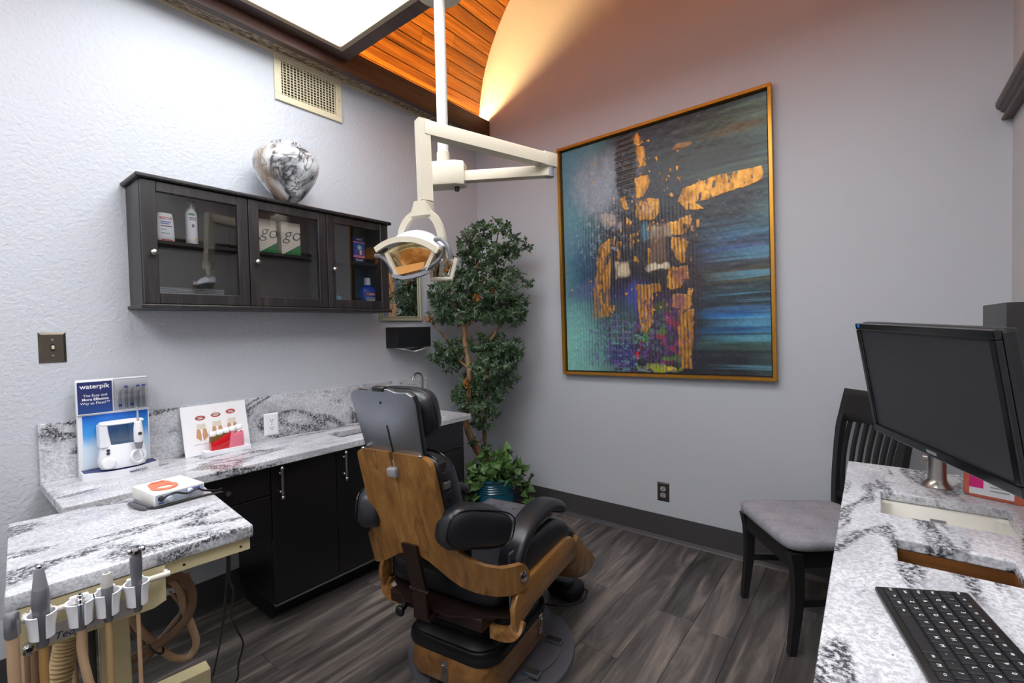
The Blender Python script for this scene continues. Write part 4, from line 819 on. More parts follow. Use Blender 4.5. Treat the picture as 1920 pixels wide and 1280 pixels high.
# side shield hanging from the yoke
def shield(u, v): a = u*2-1; return hl(.075+.052*a*(1-.25*v), .035-.02*v+.012*a*a, -.03-.075*v)
bm = NB(); grid(bm, shield, 9, 6); o = obj('side_shield', bm, glass('shield_plastic', (.86, .84, .78), 1.5, .1), dl, 60); sm = o.modifiers.new('solid', 'SOLIDIFY'); sm.thickness = .004
rimp = [shield(0, k/5) for k in range(6)]+[shield(k/6, 1) for k in range(1, 6)]+[shield(1, 1-k/5) for k in range(6)]
bm = NB(); tube(bm, rimp, .008, 8); obj('shield_rim', bm, IV2, dl)
# ================================================================== POTTED TREE
TC = Vector((.405, -.345, 0)); lat = R0.normalized(); fwd = Vector((-sin(YAW), cos(YAW), 0))
TD = (TC-CAM).dot(F_)
def tp(x_, y_, back=0.0):                            # photo pixel -> point in the upright plane of the tree, pushed back/forth
    d = ray(x_, y_); n = Vector((fwd.x, fwd.y, 0)); t_ = ((TC-CAM).dot(n)+back)/d.dot(n); p = CAM+d*t_
    return Vector((max(p.x, .05), min(p.y, -.05), p.z))
tree = thing('potted_tree', 'tall small-leaved tree with ivy in a glazed teal pot', 'plant', TC)
BARK = wood('bark', (70, 48, 32), (128, 94, 64), (176, 144, 108), (9, 9, 2.5), .8, bump=.6)
POT = plain('teal_glaze', (14, 72, 92), .12, var=.25, scale=7, coat=.7)
pr = [(.105, 0), (.112, .004), (.135, .05), (.146, .12), (.146, .17), (.140, .20)]
for k in range(5): z = .20+.016*k; pr += [(.137, z), (.142, z+.006), (.142, z+.010), (.137, z+.0155)]
pr += [(.150, .283), (.152, .292), (.146, .297), (.134, .297), (.130, .27)]
bm = NB(); lathe(bm, pr, TC, 40); obj('pot', bm, POT, tree, 40)
bm = NB(); lathe(bm, [(.131, .262), (.08, .275), (0, .28)], TC, 24); obj('soil', bm, plain('soil', (50, 38, 28), .9, bump=.8), tree)
def limb(pts, r0, r1, nm='branch'):
    P = smoothpath(pts, 5); n = len(P); P = [p+Vector((random.uniform(-1, 1), random.uniform(-1, 1), 0))*.003 for p in P]
    bm = NB(); tube(bm, P, [r0+(r1-r0)*i/(n-1)+.002*sin(i*1.7) for i in range(n)], 9); return obj(nm, bm, BARK, tree)
limb([TC+Vector((-.02, 0, .27)), tp(909, 869), tp(884, 824), tp(873, 785), tp(878, 740), tp(880, 692), tp(873, 652), tp(869, 614)], .026, .016, 'trunk')
limb([TC+Vector((.0, .02, .27)), tp(912, 850, .05), tp(909, 778, .04), tp(915, 720, .04), tp(905, 660, .04)], .016, .010, 'trunk')
for pts, a, b in (([(869, 618), (862, 600), (845, 560), (843, 530), (838, 505)], .012, .006), ([(870, 618), (885, 590), (893, 560), (890, 530), (897, 490)], .012, .006), ([(880, 690), (858, 672), (842, 640), (815, 610), (803, 588)], .009, .005), ([(905, 660), (928, 625), (936, 600), (930, 570), (950, 530)], .010, .006), ([(893, 560), (905, 530), (925, 480), (935, 430)], .008, .004), ([(873, 652), (850, 655), (838, 662)], .007, .004), ([(880, 740), (900, 735), (925, 700)], .008, .005), ([(882, 824), (900, 826), (911, 815)], .008, .005)):
    limb([tp(*p, random.uniform(-.02, .05)) for p in pts], a, b)
def leafmat(nm, a, b, c):
    t = NT(nm); n = t.noise(t.coords(), 40, 2); n2 = t.noise(t.coords(), 5, 2); t.set(Base_Color=t.mix(n2, t.ramp(n, [(.35, lin(a)), (.65, lin(b))]), lin(c)), Roughness=.42); return t.m
LEAF = leafmat('fig_leaf', (26, 44, 32), (52, 78, 50), (74, 98, 62)); IVY = leafmat('ivy_leaf', (30, 54, 32), (64, 100, 52), (104, 140, 70))
def leaves(clusters, n_per, size, shape, flat=.6):
    vs, fs = [], []
    for (p, r, n) in clusters:
        for _ in range(n):
            while True:
                q = Vector((random.uniform(-1, 1), random.uniform(-1, 1), random.uniform(-1, 1)))
                if q.length < 1: break
            c_ = p+Vector((q.x, q.y, q.z*flat))*r; c_.x = max(c_.x, .035); c_.y = min(c_.y, -.035)
            # a sprig of a few leaves fanned around a twig end
            ax_ = Vector((random.gauss(0, 1), random.gauss(0, 1), random.gauss(.5, .8))).normalized(); side = ax_.orthogonal().normalized(); k0 = random.uniform(0, 6.28)
            for k in range(shape[1]):
                a = k0+2*pi*k/shape[1]+random.uniform(-.3, .3); dr = (Matrix.Rotation(a, 3, ax_) @ side+ax_*random.uniform(.1, .6)).normalized()
                nn = (dr.cross(ax_)).normalized(); s = size*random.uniform(.7, 1.25); up_ = nn.cross(dr); i = len(vs)
                for l_, w_, h_ in shape[0]: v_ = c_+dr*(l_*s)+nn*(w_*s)+up_*(h_*s); v_.x = max(v_.x, .012); v_.y = min(v_.y, -.012); vs.append(v_)
                for f_ in shape[2]: fs.append([i+j for j in f_])
    bm = NB(); V = [bm.verts.new(v) for v in vs]
    for f_ in fs: bm.faces.new([V[j] for j in f_])
    return bm
FIG = ([(.05, 0, 0), (.45, -.24, .10), (.8, -.2, .06), (1, 0, -.08), (.8, .2, .06), (.45, .24, .10), (.5, 0, 0)], 5, [(0, 1, 6), (1, 2, 6), (2, 3, 6), (3, 4, 6), (4, 5, 6), (5, 0, 6)])
IVS = ([(0, 0, 0), (.25, -.5, .08), (.5, -.28, .02), (1, 0, -.1), (.5, .28, .02), (.25, .5, .08), (.4, 0, 0)], 3, [(0, 1, 6), (1, 2, 6), (2, 3, 6), (3, 4, 6), (4, 5, 6), (5, 0, 6)])
px2m = lambda r: r/FPX*3.15
cl = []
for x_, y_, r, n in ((935, 425, 22, 26), (905, 432, 26, 34), (880, 448, 30, 34), (962, 456, 26, 26), (985, 465, 10, 8), (905, 470, 42, 75), (870, 480, 34, 45), (945, 480, 26, 30), (900, 520, 50, 110), (860, 520, 40, 60), (955, 515, 28, 34), (985, 530, 14, 10), (938, 545, 36, 60), (965, 565, 26, 40), (880, 560, 48, 90), (840, 545, 36, 55), (820, 560, 26, 30), (915, 585, 42, 80), (955, 595, 32, 55), (860, 590, 42, 70), (830, 590, 28, 34), (975, 585, 14, 14), (840, 655, 30, 44), (865, 650, 28, 34), (820, 672, 20, 22), (848, 685, 26, 26), (912, 645, 36, 70), (945, 650, 36, 70), (965, 665, 22, 30), (925, 680, 46, 110), (900, 710, 36, 60), (945, 710, 28, 40), (880, 735, 34, 50), (920, 740, 34, 60), (855, 748, 18, 16), (895, 765, 32, 46), (925, 775, 18, 16), (895, 795, 18, 18), (912, 800, 14, 10), (910, 840, 12, 12), (890, 830, 8, 6)):
    cl.append((tp(x_, y_, random.uniform(-.05, .08)), px2m(r), int(n*1.05)))
f = obj('foliage', leaves(cl, 0, .031, FIG), LEAF, tree, 0, kind='stuff')
cl = []
for x_, y_, r, n in ((900, 880, 26, 50), (930, 862, 30, 60), (960, 870, 26, 46), (885, 900, 18, 30), (975, 890, 22, 36), (985, 915, 14, 22), (990, 938, 9, 12), (878, 925, 9, 14), (945, 890, 26, 40), (915, 892, 20, 30), (955, 845, 10, 8), (965, 905, 12, 10), (892, 935, 6, 6), (930, 880, 24, 40)):
    cl.append((tp(x_, y_, random.uniform(-.12, -.03)), px2m(r), int(n*.6)))
obj('ivy', leaves(cl, 0, .040, IVS, .8), IVY, tree, 0, kind='stuff')
MOSS = plain('orange_moss', (150, 92, 30), .9, var=.4, scale=90, bump=1)
for x_, y_, r in ((842, 500, 9), (845, 520, 8), (895, 560, 8), (930, 545, 7), (872, 717, 9), (925, 545, 6), (805, 598, 7)):
    p = tp(x_, y_, -.02); bm = NB()
    for k in range(16): superell(bm, p+Vector((random.uniform(-1, 1), random.uniform(-1, 1), random.uniform(-1.3, 1.3)))*px2m(r)*.8, (px2m(r)*.3,)*3, 1, 1, 6, 4)
    obj('moss', bm, MOSS, tree, 0)
# ================================================================== SIDE CHAIR
fl_, fr_ = Vector((1.985, -.365, 0)), Vector((2.228, -.695, 0)); cxv = (fr_-fl_).normalized(); cyv = Vector((-cxv.y, cxv.x, 0)); cyv = cyv if cyv.y > 0 else -cyv   # cyv points to the chair back
sc_ = thing('side_chair', 'black slat-back wooden chair with a grey fabric seat', 'chair', (fl_+fr_)/2)
CH = lambda a, b, z: (fl_+fr_)/2+cxv*a+cyv*b+Vector((0, 0, z))
BLKW = plain('black_lacquer_wood', (30, 28, 30), .4)
hwf = .197; hwb = .172; dep = .40
def sq(bm, pts, w0, w1, d0, d1):
    P = [Vector(p) for p in pts]; n = len(P); rings = []
    for i, p in enumerate(P):
        q = i/(n-1); w_ = (w0+(w1-w0)*q)/2; d_ = (d0+(d1-d0)*q)/2; rings.append([p+cxv*a*w_+cyv*b*d_ for a, b in ((-1, -1), (1, -1), (1, 1), (-1, 1))])
    return loft(bm, rings)
for s in (-1, 1):
    P = smoothpath([CH(s*hwf, -.012, 0), CH(s*hwf, .000, .10), CH(s*hwf, .012, .22), CH(s*hwf, .010, .34), CH(s*hwf, .0, .405)], 3)
    bm = NB(); sq(bm, P, .026, .042, .026, .046); obj('leg', bm, BLKW, sc_, 30)
    P = smoothpath([CH(s*hwb, dep+.055, 0), CH(s*hwb, dep+.01, .22), CH(s*hwb, dep, .43), CH(s*(hwb+.006), dep+.008, .60), CH(s*(hwb+.014), dep+.030, .80), CH(s*(hwb+.018), dep+.050, .87)], 3)
    bm = NB(); sq(bm, P, .026, .034, .03, .026); obj('leg', bm, BLKW, sc_, 30)
    bm = NB(); loft(bm, [[CH(s*q, b, z) for b, z in ((e, .340), (e, .405))]+[CH(s*q-s*.02, b, z) for b, z in ((e, .405), (e, .340))] for q, e in ((hwf, .02), (hwb, dep-.012))]); obj('apron', bm, BLKW, sc_, 0)
    bm = NB(); loft(bm, [[CH(s*q, e, z) for z in (.185, .213)]+[CH(s*(q-.016), e, z) for z in (.213, .185)] for q, e in ((hwf, .01), (hwb, dep-.002))]); obj('stretcher', bm, BLKW, sc_, 0)
bm = NB(); loft(bm, [[CH(a, b, z) for b, z in ((-.010, .335), (.010, .335), (.010, .405), (-.010, .405))] for a in (-hwf+.02, hwf-.02)]); obj('apron', bm, BLKW, sc_, 0)
bm = NB(); loft(bm, [[CH(a, b, z) for b, z in ((dep-.010, .345), (dep+.010, .345), (dep+.010, .40), (dep-.010, .40))] for a in (-hwb+.016, hwb-.016)]); obj('apron', bm, BLKW, sc_, 0)
t = NT('grey_tweed'); v = t.coords(); nn = t.noise(v, 420, 2, .7); n2 = t.noise(v, 18, 3); t.set(Base_Color=t.mix(.35, t.ramp(nn, [(.35, lin((98, 97, 104))), (.65, lin((172, 170, 178)))]), t.ramp(n2, [(.3, lin((120, 119, 126))), (.7, lin((168, 166, 174)))])), Roughness=.9); t.bump(nn, .5, .002); TWEED = t.m
def sfn(q): k = 1-.10*(q.y/.22+1)/2; return Vector((q.x*k, q.y, q.z+.008*(1-(q.x/.23)**2)*(1 if q.z > 0 else 0)))
bm = NB(); superell(bm, (0, 0, 0), (.232, .222, .030), .45, .28, 40, 14, sfn, basis(cxv, cyv, CH(0, .185, .436))); obj('seat', bm, TWEED, sc_, 60)
crest = lambda a, z: CH(a, dep-.002+.075*((z-.70)/.25)-.030*(1-(a/.2)**2)*-.9, z)
def cr(u, v): a = (u*2-1)*(.208+.008*v); z = .845+.135*v-.010*(u*2-1)**2*(1-v); return crest(a, z)
bm = NB(); grid(bm, cr, 15, 5); o = obj('crest_rail', bm, BLKW, sc_, 40); sm = o.modifiers.new('solid', 'SOLIDIFY'); sm.thickness = .022; sm.offset = 0
def lowrail(u, v): a = (u*2-1)*.165; return CH(a, dep+.004+.024*(1-(a/.17)**2)*.9, .475+.04*v)
bm = NB(); grid(bm, lowrail, 11, 2); o = obj('lower_rail', bm, BLKW, sc_, 40); sm = o.modifiers.new('solid', 'SOLIDIFY'); sm.thickness = .018; sm.offset = 0
for k in range(8):
    a = -.140+.28*k/7; P = []
    for q in range(7):
        f_ = q/6; z = .50+.36*f_; top = crest(a*1.08, .86); low = lowrail(.5+a/.33, .6); mid = low.lerp(top, f_); mid += cyv*(-.016*sin(pi*f_)); P.append(Vector((mid.x, mid.y, z)))
    bm = NB(); sq(bm, P, .017, .017, .012, .012); obj('back_slat', bm, BLKW, sc_, 30)
# ================================================================== COMPUTER COUNTER
RZ = .84; RT = .023
HX0, HX1, HY0, HY1 = 2.487, 2.722, -1.362, -1.180; QX0, QX1, QY0, QY1 = 2.511, 2.682, -1.626, -1.510
bm = slab(NB(), 2.408, RX, -3.2, -.895, RZ-RT, RZ, [(HX0, HX1, HY0, HY1), (QX0, QX1, QY0, QY1)])
for v in bm.verts:
    if v.co.x < 2.45: v.co.x = 2.4035+.0105*(-v.co.y-.895)
o = obj('countertop', bm, GRAN, None, 0, label='granite countertop with a sink cutout carrying the keyboard', cat='countertop'); bv = o.modifiers.new('bevel', 'BEVEL'); bv.width = .003; bv.segments = 2; bv.limit_method = 'ANGLE'
rc = thing('base_cabinet', 'dark base cabinet under the computer counter', 'cabinet', (2.7, -2.0, 0))
obj('side_panel', B((2.455, -.935, .10), (RX-.001, -.917, RZ-RT-.001)), BLACKLAM, rc, 0); obj('side_panel', B((2.455, -3.18, .10), (RX-.001, -3.162, RZ-RT-.001)), BLACKLAM, rc, 0)
obj('bottom_panel', B((2.455, -3.162, .10), (RX-.001, -.935, .118)), BLACKLAM, rc, 0); obj('toe_kick', B((2.52, -3.16, 0), (2.885, -.94, .10)), BLACKP, rc, 0)
for a, b in ((-.918, -1.66), (-1.664, -2.42), (-2.424, -3.18)):
    d = obj('door', B((2.436, b, .104), (2.455, a, RZ-RT-.008), .002), BLACKLAM, rc, 0); h = NB(); cyl(h, (2.405, b+.05, .56), (2.405, b+.05, .69), .0055, 10)
    for z in (.58, .67): cyl(h, (2.405, b+.05, z), (2.436, b+.05, z), .004, 8)
    obj('handle', h, NICKEL, d)
CERAM = plain('sink_ceramic', (222, 218, 208), .15, var=.02)
sk = basin('undermount_sink', 'white undermount sink in the computer counter', HX0, HX1, HY0, HY1, RZ-RT-.0008, .14, CERAM)
obj('overflow_slot', B((HX0+.098, HY1-.006, RZ-RT-.038), (HX0+.128, HY1-.0035, RZ-RT-.028), .001), GREYP, sk, 0)
wc2 = thing('waste_chute', 'oak-lined waste hole beside the white sink', 'waste chute', (2.596, -1.568, .45))
for lo, hi in (((QX0-.012, QY0-.012, .40), (QX0, QY1+.012, RZ-RT-.0005)), ((QX1, QY0-.012, .40), (QX1+.012, QY1+.012, RZ-RT-.0005)), ((QX0, QY0-.012, .40), (QX1, QY0, RZ-RT-.0005)), ((QX0, QY1, .40), (QX1, QY1+.012, RZ-RT-.0005)), ((QX0, QY0, .40), (QX1, QY1, .412))): obj('liner_board', B(lo, hi), OAK, wc2, 0)
qx, qy = 2.607, -1.06
fr = thing('sink_faucet', 'brushed nickel faucet post behind the monitor', 'faucet', (qx, qy, RZ))
bm = NB(); lathe(bm, [(.033, 0), (.033, .004), (.029, .008), (.025, .013), (.022, .018), (.0205, .024), (.0205, .19), (.0215, .192), (.0215, .21), (.018, .216), (0, .217)], (qx, qy, RZ), 28); obj('post', bm, NICKEL, fr)
bm = NB(); tube(bm, smoothpath([(qx, qy-.015, RZ+.175), (qx, qy-.05, RZ+.19), (qx, qy-.10, RZ+.185), (qx, qy-.135, RZ+.165)], 4), .0115, 14); obj('spout', bm, NICKEL, fr)
bm = NB(); cyl(bm, (qx-.018, qy, RZ+.075), (qx-.030, qy, RZ+.075), .008, 14); obj('side_valve', bm, NICKEL, fr)
# --- soap jug
so = thing('soap_jug', 'orange liquid soap jug with a pink and white label under the monitor', 'bottle', (2.745, -1.10, RZ))
SM = basis(Vector((.95, -.30, 0)), (0, 0, 1), (2.735, -1.085, RZ)); SOAP = plain('orange_soap', (222, 112, 84), .2, coat=.3)
bm = NB(); rings = []
for z, a, b in ((0, .070, .036), (.006, .076, .040), (.10, .076, .040), (.135, .066, .036), (.155, .03, .025), (.17, .018, .018), (.185, .018, .018)):
    rings.append([SM @ Vector((a*math.copysign(abs(cos(q))**.4, cos(q)), z, b*math.copysign(abs(sin(q))**.4, sin(q)))) for q in [2*pi*i/32 for i in range(32)]])
loft(bm, rings); obj('body', bm, SOAP, so)
obj('label_sheet', B((-.060, .009, .0402), (.020, .078, .0412), 0, 1, SM), WHITEP, so, 0); obj('label_panel', B((-.060, .026, .0413), (-.034, .078, .0418), 0, 1, SM), plain('magenta_print', (232, 30, 130), .5), so, 0)
for k in range(4): obj('label_print', B((-.022, .022+.009*k, .0413), (.012-.006*(k % 2), .025+.009*k, .0417), 0, 1, SM), GREYL, so, 0)
bm = NB(); cyl(bm, SM @ Vector((0, .182, 0)), SM @ Vector((0, .205, 0)), .021, 20); obj('cap', bm, WHITE, so)
towelbox('dark wood-grain paper towel holder behind the monitor', (2.725, -1.140, 1.193), (RX, -.815, 1.3325), -1.12, -.84, 2.745, 2.87, -1, DARKWOOD)
# --- monitor
mc = Vector((2.5577, -1.3331, 1.1281)); mn_ = Vector((-.89590, -.40924, -.17288)); mr = Vector((.42009, -.90699, -.03)); mu = Vector((-.14452, -.0995, .98449))
mo = thing('computer_monitor', 'black widescreen monitor turned sideways on a wall arm over the sink', 'monitor', mc)
MM = basis(mr, mu, mc)                                # local Z faces the viewer of the screen
if (MM.to_3x3() @ Vector((0, 0, 1))).dot(mn_) < 0: MM = basis(-mr, mu, mc)
W2, H2 = .255, .155
bz = .018
obj('rear_shell', B((-W2, -H2, -.040), (W2, H2, -.012), .008, 2, MM), BLACKP, mo, 0)
obj('rear_bulge', B((-W2*.6, -H2*.7, -.058), (W2*.6, H2*.7, -.040), .008, 2, MM), BLACKP, mo, 0)
for lo, hi in (((-W2, H2-bz, -.012), (W2, H2, 0)), ((-W2, -H2, -.012), (W2, -H2+bz*1.3, 0)), ((-W2, -H2+bz*1.3, -.012), (-W2+bz, H2-bz, 0)), ((W2-bz, -H2+bz*1.3, -.012), (W2, H2-bz, 0))): obj('bezel', B(lo, hi, .003, 2, MM), BLACKG, mo, 0)
obj('screen', B((-W2+bz, -H2+bz*1.3, -.012), (W2-bz, H2-bz, -.005), 0, 1, MM), plain('lcd_matte', (44, 43, 48), .42, var=.04), mo, 0)
tl = 1 if (MM @ Vector((W2, 0, 0))).y > mc.y else -1
obj('sticker', B((tl*(W2-.026), H2-.010, 0), (tl*(W2-.016), H2-.001, .0008), 0, 1, MM), plain('blue_sticker', (20, 120, 220), .5), mo, 0)
obj('logo_badge', B((-.018, -H2+.008, 0), (.018, -H2+.015, .0006), 0, 1, MM), GREYP, mo, 0)
for k in range(5): obj('menu_button', B((-tl*(.11+.022*k), -H2-.0015, -.010), (-tl*(.12+.022*k), -H2+.0005, -.004), 0, 1, MM), DARKGR, mo, 0)
bk = MM @ Vector((0, 0, -.058)); wl = Vector((RX, bk.y+.05, bk.z))
bm = NB(); box(bm, (-.05, -.05, -.066), (.05, .05, -.058), .002, 1, MM); obj('mount_plate', bm, BLACKP, mo, 0)
bm = NB(); tube(bm, [bk, MM @ Vector((0, 0, -.085)), Vector((RX-.05, bk.y+.02, bk.z-.0)), wl], [.018, .018, .018, .022], 14); obj('wall_arm', bm, BLACKP, mo)
bm = NB(); box(bm, (RX-.012, wl.y-.05, wl.z-.08), (RX, wl.y+.05, wl.z+.08), .003, 2); obj('wall_bracket', bm, BLACKP, mo, 0)
# --- keyboard
kb = thing('keyboard', 'compact black keyboard with white legends on the counter', 'keyboard', (2.53, -1.92, RZ))
a0, a1 = on(1640, 1098, 'z', RZ+.010), on(1747, 1280, 'z', RZ+.010)
kx = Vector((a1.x-a0.x, a1.y-a0.y, 0)).normalized()    # long side, left end of the board towards its right end
ku = Vector((-kx.y, kx.x, 0)); ku = ku if ku.x > 0 else -ku
tilt = radians(7); kv = ku*cos(tilt)+Vector((0, 0, sin(tilt))); kL, kW = .292, .122
K0_ = Vector((a0.x, a0.y, RZ)); KM = basis(kx, kv, K0_)
KM = Matrix(((kx.x, kv.x, 0, K0_.x), (kx.y, kv.y, 0, K0_.y), (kx.z, kv.z, 0, K0_.z), (0, 0, 0, 1))); kn = kx.cross(kv); kn = kn if kn.z > 0 else -kn
for i in range(3): KM[i][2] = kn[i]
MW[kb.name] = KM.copy(); kb.matrix_world = KM
bm = NB(); box(bm, (0, 0, .001), (kL, kW, .011), .004, 2); obj('case', bm, BLACKP, kb, 30, local=True)
KEYM = plain('key_black', (30, 30, 33), .45)
rows = [(.0, .0170, [1.25, 1, 1.25, 1.25, 5, 1, 1, 1, 1, 1, 1]), (.0172, .0178, [2.0]+[1]*10+[1.25, 1, 1.0]), (.0352, .0178, [1.6]+[1]*11+[1.75]), (.0532, .0178, [1.3]+[1]*12+[1.2]), (.0712, .0178, [1]*13+[1.75]), (.0892, .013, [1]*15)]
leg = [['Ctrl', 'Fn', 'W', 'Alt', '', 'Alt', 'M', 'Ct', '<', 'v', '>'], ['Shift']+list('ZXCVBNM,./')+['Sh', '^', 'E'], ['Caps']+list("ASDFGHJKL;'")+['Enter'], ['Tab']+list('QWERTYUIOP[]')+['\\'], list('`1234567890-=')+['Bksp'], ['Esc']+['F%d' % i for i in range(1, 13)]+['Ins', 'Del']]
kmesh = {}
for (yy, hgt, ws), lg in zip(rows, leg):
    tot = sum(ws); unit = (kL-.016)/tot; xx_ = .008
    for w_, s in zip(ws, lg):
        kw = unit*w_-.0022; kh = hgt-.0022; key = (round(kw, 5), round(kh, 5))
        if key not in kmesh:
            bm = NB(); tp_ = .0012; loft(bm, [[Vector((a*kw/2, b*kh/2, 0)) for a, b in ((-1, -1), (1, -1), (1, 1), (-1, 1))], [Vector((a*kw/2, b*kh/2, .0022)) for a, b in ((-1, -1), (1, -1), (1, 1), (-1, 1))], [Vector((a*(kw/2-tp_), b*(kh/2-tp_), .0036)) for a, b in ((-1, -1), (1, -1), (1, 1), (-1, 1))]])
            bmesh.ops.recalc_face_normals(bm, faces=bm.faces[:]); m_ = bpy.data.meshes.new('key'); bm.to_mesh(m_); bm.free(); m_.materials.append(KEYM); kmesh[key] = m_
        ko = link(bpy.data.objects.new('key', kmesh[key])); ko.parent = kb; ko.location = (xx_+unit*w_/2, yy+.010+kh/2, .0108)
        if s: 
            sz = .0072 if len(s) == 1 else .0048; text(s, sz, Matrix.Translation((-kw*.12, kh*.10, .0037)), WHITEP, ko, 'legend', local=True, depth=.00008)
        xx_ += unit*w_
# ================================================================== DENTAL CHAIR (local frame: x to its right, y the way it faces)
HICK = wood('hickory_veneer', (92, 58, 24), (152, 106, 54), (188, 144, 88), (9, 9, .8), .36, bump=.06, coat=.35, knots='spots')
HICKY = wood('hickory_veneer_long', (92, 58, 24), (148, 102, 50), (182, 136, 80), (9, 1.0, 9), .36, bump=.06, coat=.35)
LEATH = leather('black_leather', (30, 31, 36)); LEATG = leather('grey_leather', (86, 85, 92), .28); BROWNM = plain('brown_metal', (50, 36, 32), .35, .4); RUBBER = plain('black_rubber', (15, 14, 15), .5)
PLATEG = plain('floor_plate_grey', (104, 104, 112), .4, .5)
dc = thing('dental_chair', 'wood-backed dental chair with black leather cushions', 'dental chair', (1.232, -1.345, 0), radians(8))
def dco(nm, bm, m, sm=35, par=None): return obj(nm, bm, m, par or dc, sm, local=True)
bm = NB(); lathe(bm, [(.0, 0), (.335, 0), (.337, .006), (.333, .016), (.326, .019), (0, .019)], (0, 0, 0), 72); dco('floor_plate', bm, PLATEG, 30)
bm = NB(); lathe(bm, [(.0, .019), (.25, .019), (.25, .026), (.245, .028), (0, .028)], (.03, .03, 0), 56); dco('floor_plate_disc', bm, PLATEG, 30)
for a, y_ in ((.235, -.10), (.235, .10), (-.05, -.31), (-.235, -.05)): dco('anchor_bracket', B((a-.035, y_-.016, .0285) if abs(a) > .2 else (a-.016, y_-.016, .0195), (a+.035, y_+.016, .042) if abs(a) > .2 else (a+.016, y_+.016, .04), .003), STEEL, 0)
def rrect(cx_, cy_, hx_, hy_, r, z, n=8):
    p = []
    for sx_, sy_, a0 in ((1, 1, 0), (-1, 1, pi/2), (-1, -1, pi), (1, -1, 1.5*pi)):
        for k in range(n+1): a = a0+pi/2*k/n; p.append(Vector((cx_+sx_*(hx_-r)+r*cos(a), cy_+sy_*(hy_-r)+r*sin(a), z)))
    return p
cy0 = -.075
bm = NB(); loft(bm, [rrect(0, cy0, .193, .232, .09, .050), rrect(0, cy0, .195, .234, .09, .054), rrect(0, cy0, .195, .234, .09, .146), rrect(0, cy0, .192, .231, .09, .150)]); dco('base_cover', bm, HICKY)
bm = NB(); loft(bm, [rrect(0, cy0, .17, .21, .08, .028), rrect(0, cy0, .17, .21, .08, .05)]); dco('base_foot', bm, RUBBER)
bm = NB(); rs = [(.197, .236, .150), (.199, .238, .158), (.196, .235, .176), (.180, .219, .180)]
for k in range(4): q = k*.016; rs += [(.178-q, .217-q*1.6, .184+k*.036), (.184-q, .223-q*1.6, .198+k*.036), (.170-q, .206-q*1.6, .214+k*.036)]
loft(bm, [rrect(0, cy0+.0, a, b, .085, z) for a, b, z in rs]); dco('bellows', bm, RUBBER)
for p_, ang in (((0, cy0-.237, .10), 0), ((.198, .055, .12), pi/2)):
    M = Matrix.Translation(p_) @ Matrix.Rotation(ang, 4, 'Z'); bm = NB(); box(bm, (-.013, -.002, -.04), (.013, .002, .035), .002, 1, M); l_ = dco('latch', bm, CHROME, 0); bm = NB(); box(bm, (-.007, -.008, -.012), (.007, -.002, .022), .002, 1, M); dco('latch_lever', bm, NICKEL, 0, l_)
dco('carriage', B((-.20, -.36, .318), (.20, .16, .362), .006), BROWNM, 0)
bm = NB(); prism(bm, [(-.24, -.30), (-.10, -.395), (.10, -.395), (.27, -.31), (.27, .1), (-.24, .1)], .362, .370); dco('seat_tray', bm, BROWNM, 0)
spine = lambda z: -.41-.257*(z-.42)
S0, RH = .140, .165
def shell(s, z, off=0):
    a = abs(s); sg = 1 if s >= 0 else -1
    if a <= S0: return Vector((s, spine(z)+off, z))
    ph = (a-S0)/RH; mx = radians(76)
    if ph <= mx: x_, y_, nx, ny = S0+(RH-off)*sin(ph), RH-(RH-off)*cos(ph), 0, 0
    else: e = (ph-mx)*RH; x_, y_ = S0+(RH-off)*sin(mx)+e*cos(mx), RH-(RH-off)*cos(mx)+e*sin(mx)
    return Vector((sg*x_, spine(z)+y_, z))
hi_ = [(0, .862), (.0065, .862), (.0072, .926), (.10, .926), (.130, .922), (.146, .912), (.1515, .895), (.153, .85), (.155, .74), (.158, .69), (.166, .655), (.185, .624), (.215, .598), (.26, .572), (.31, .553), (.36, .542), (.395, .535), (.410, .526), (.418, .510), (.421, .49)]
lo_ = [(0, .575), (.03, .572), (.06, .562), (.09, .545), (.13, .520), (.17, .500), (.22, .480), (.28, .460), (.33, .448), (.37, .443), (.40, .446), (.412, .455), (.419, .47), (.421, .488)]
ip = lambda tab, s: float(np.interp(s, [t_[0] for t_ in tab], [t_[1] for t_ in tab]))
ss = sorted({t_[0] for t_ in hi_} | {t_[0] for t_ in lo_} | {.02*k for k in range(21)}); ss = [-s for s in ss[::-1] if s > 0]+ss
bm = NB(); rings = []; NZ = 9
for s in ss:
    a, b = ip(lo_, abs(s)), ip(hi_, abs(s)); zs = [a+(b-a)*k/NZ for k in range(NZ+1)]; rings.append([shell(s, z, 0) for z in zs]+[shell(s, z, .022) for z in zs[::-1]])
loft(bm, rings); bk = dco('back_shell', bm, HICK, 40)
for s in (-1, 1):
    p0, p1 = shell(s*.392, .492), shell(s*.392, .492, .02); n_ = (p0-p1).normalized()
    bm = NB(); lathe(bm, [(.017, 0), (.017, .004), (.013, .006), (.013, .003), (.008, .003), (.008, .006), (0, .007)], n=24, M=basis(n_.orthogonal(), n_.cross(n_.orthogonal()), p0)); dco('pivot_bolt', bm, CHROME, 35, bk)
    bm = NB(); box(bm, (s*.262-.004, -.285, .37), (s*.262+.004, -.255, .56), .001); dco('pivot_post', bm, STEEL, 0)
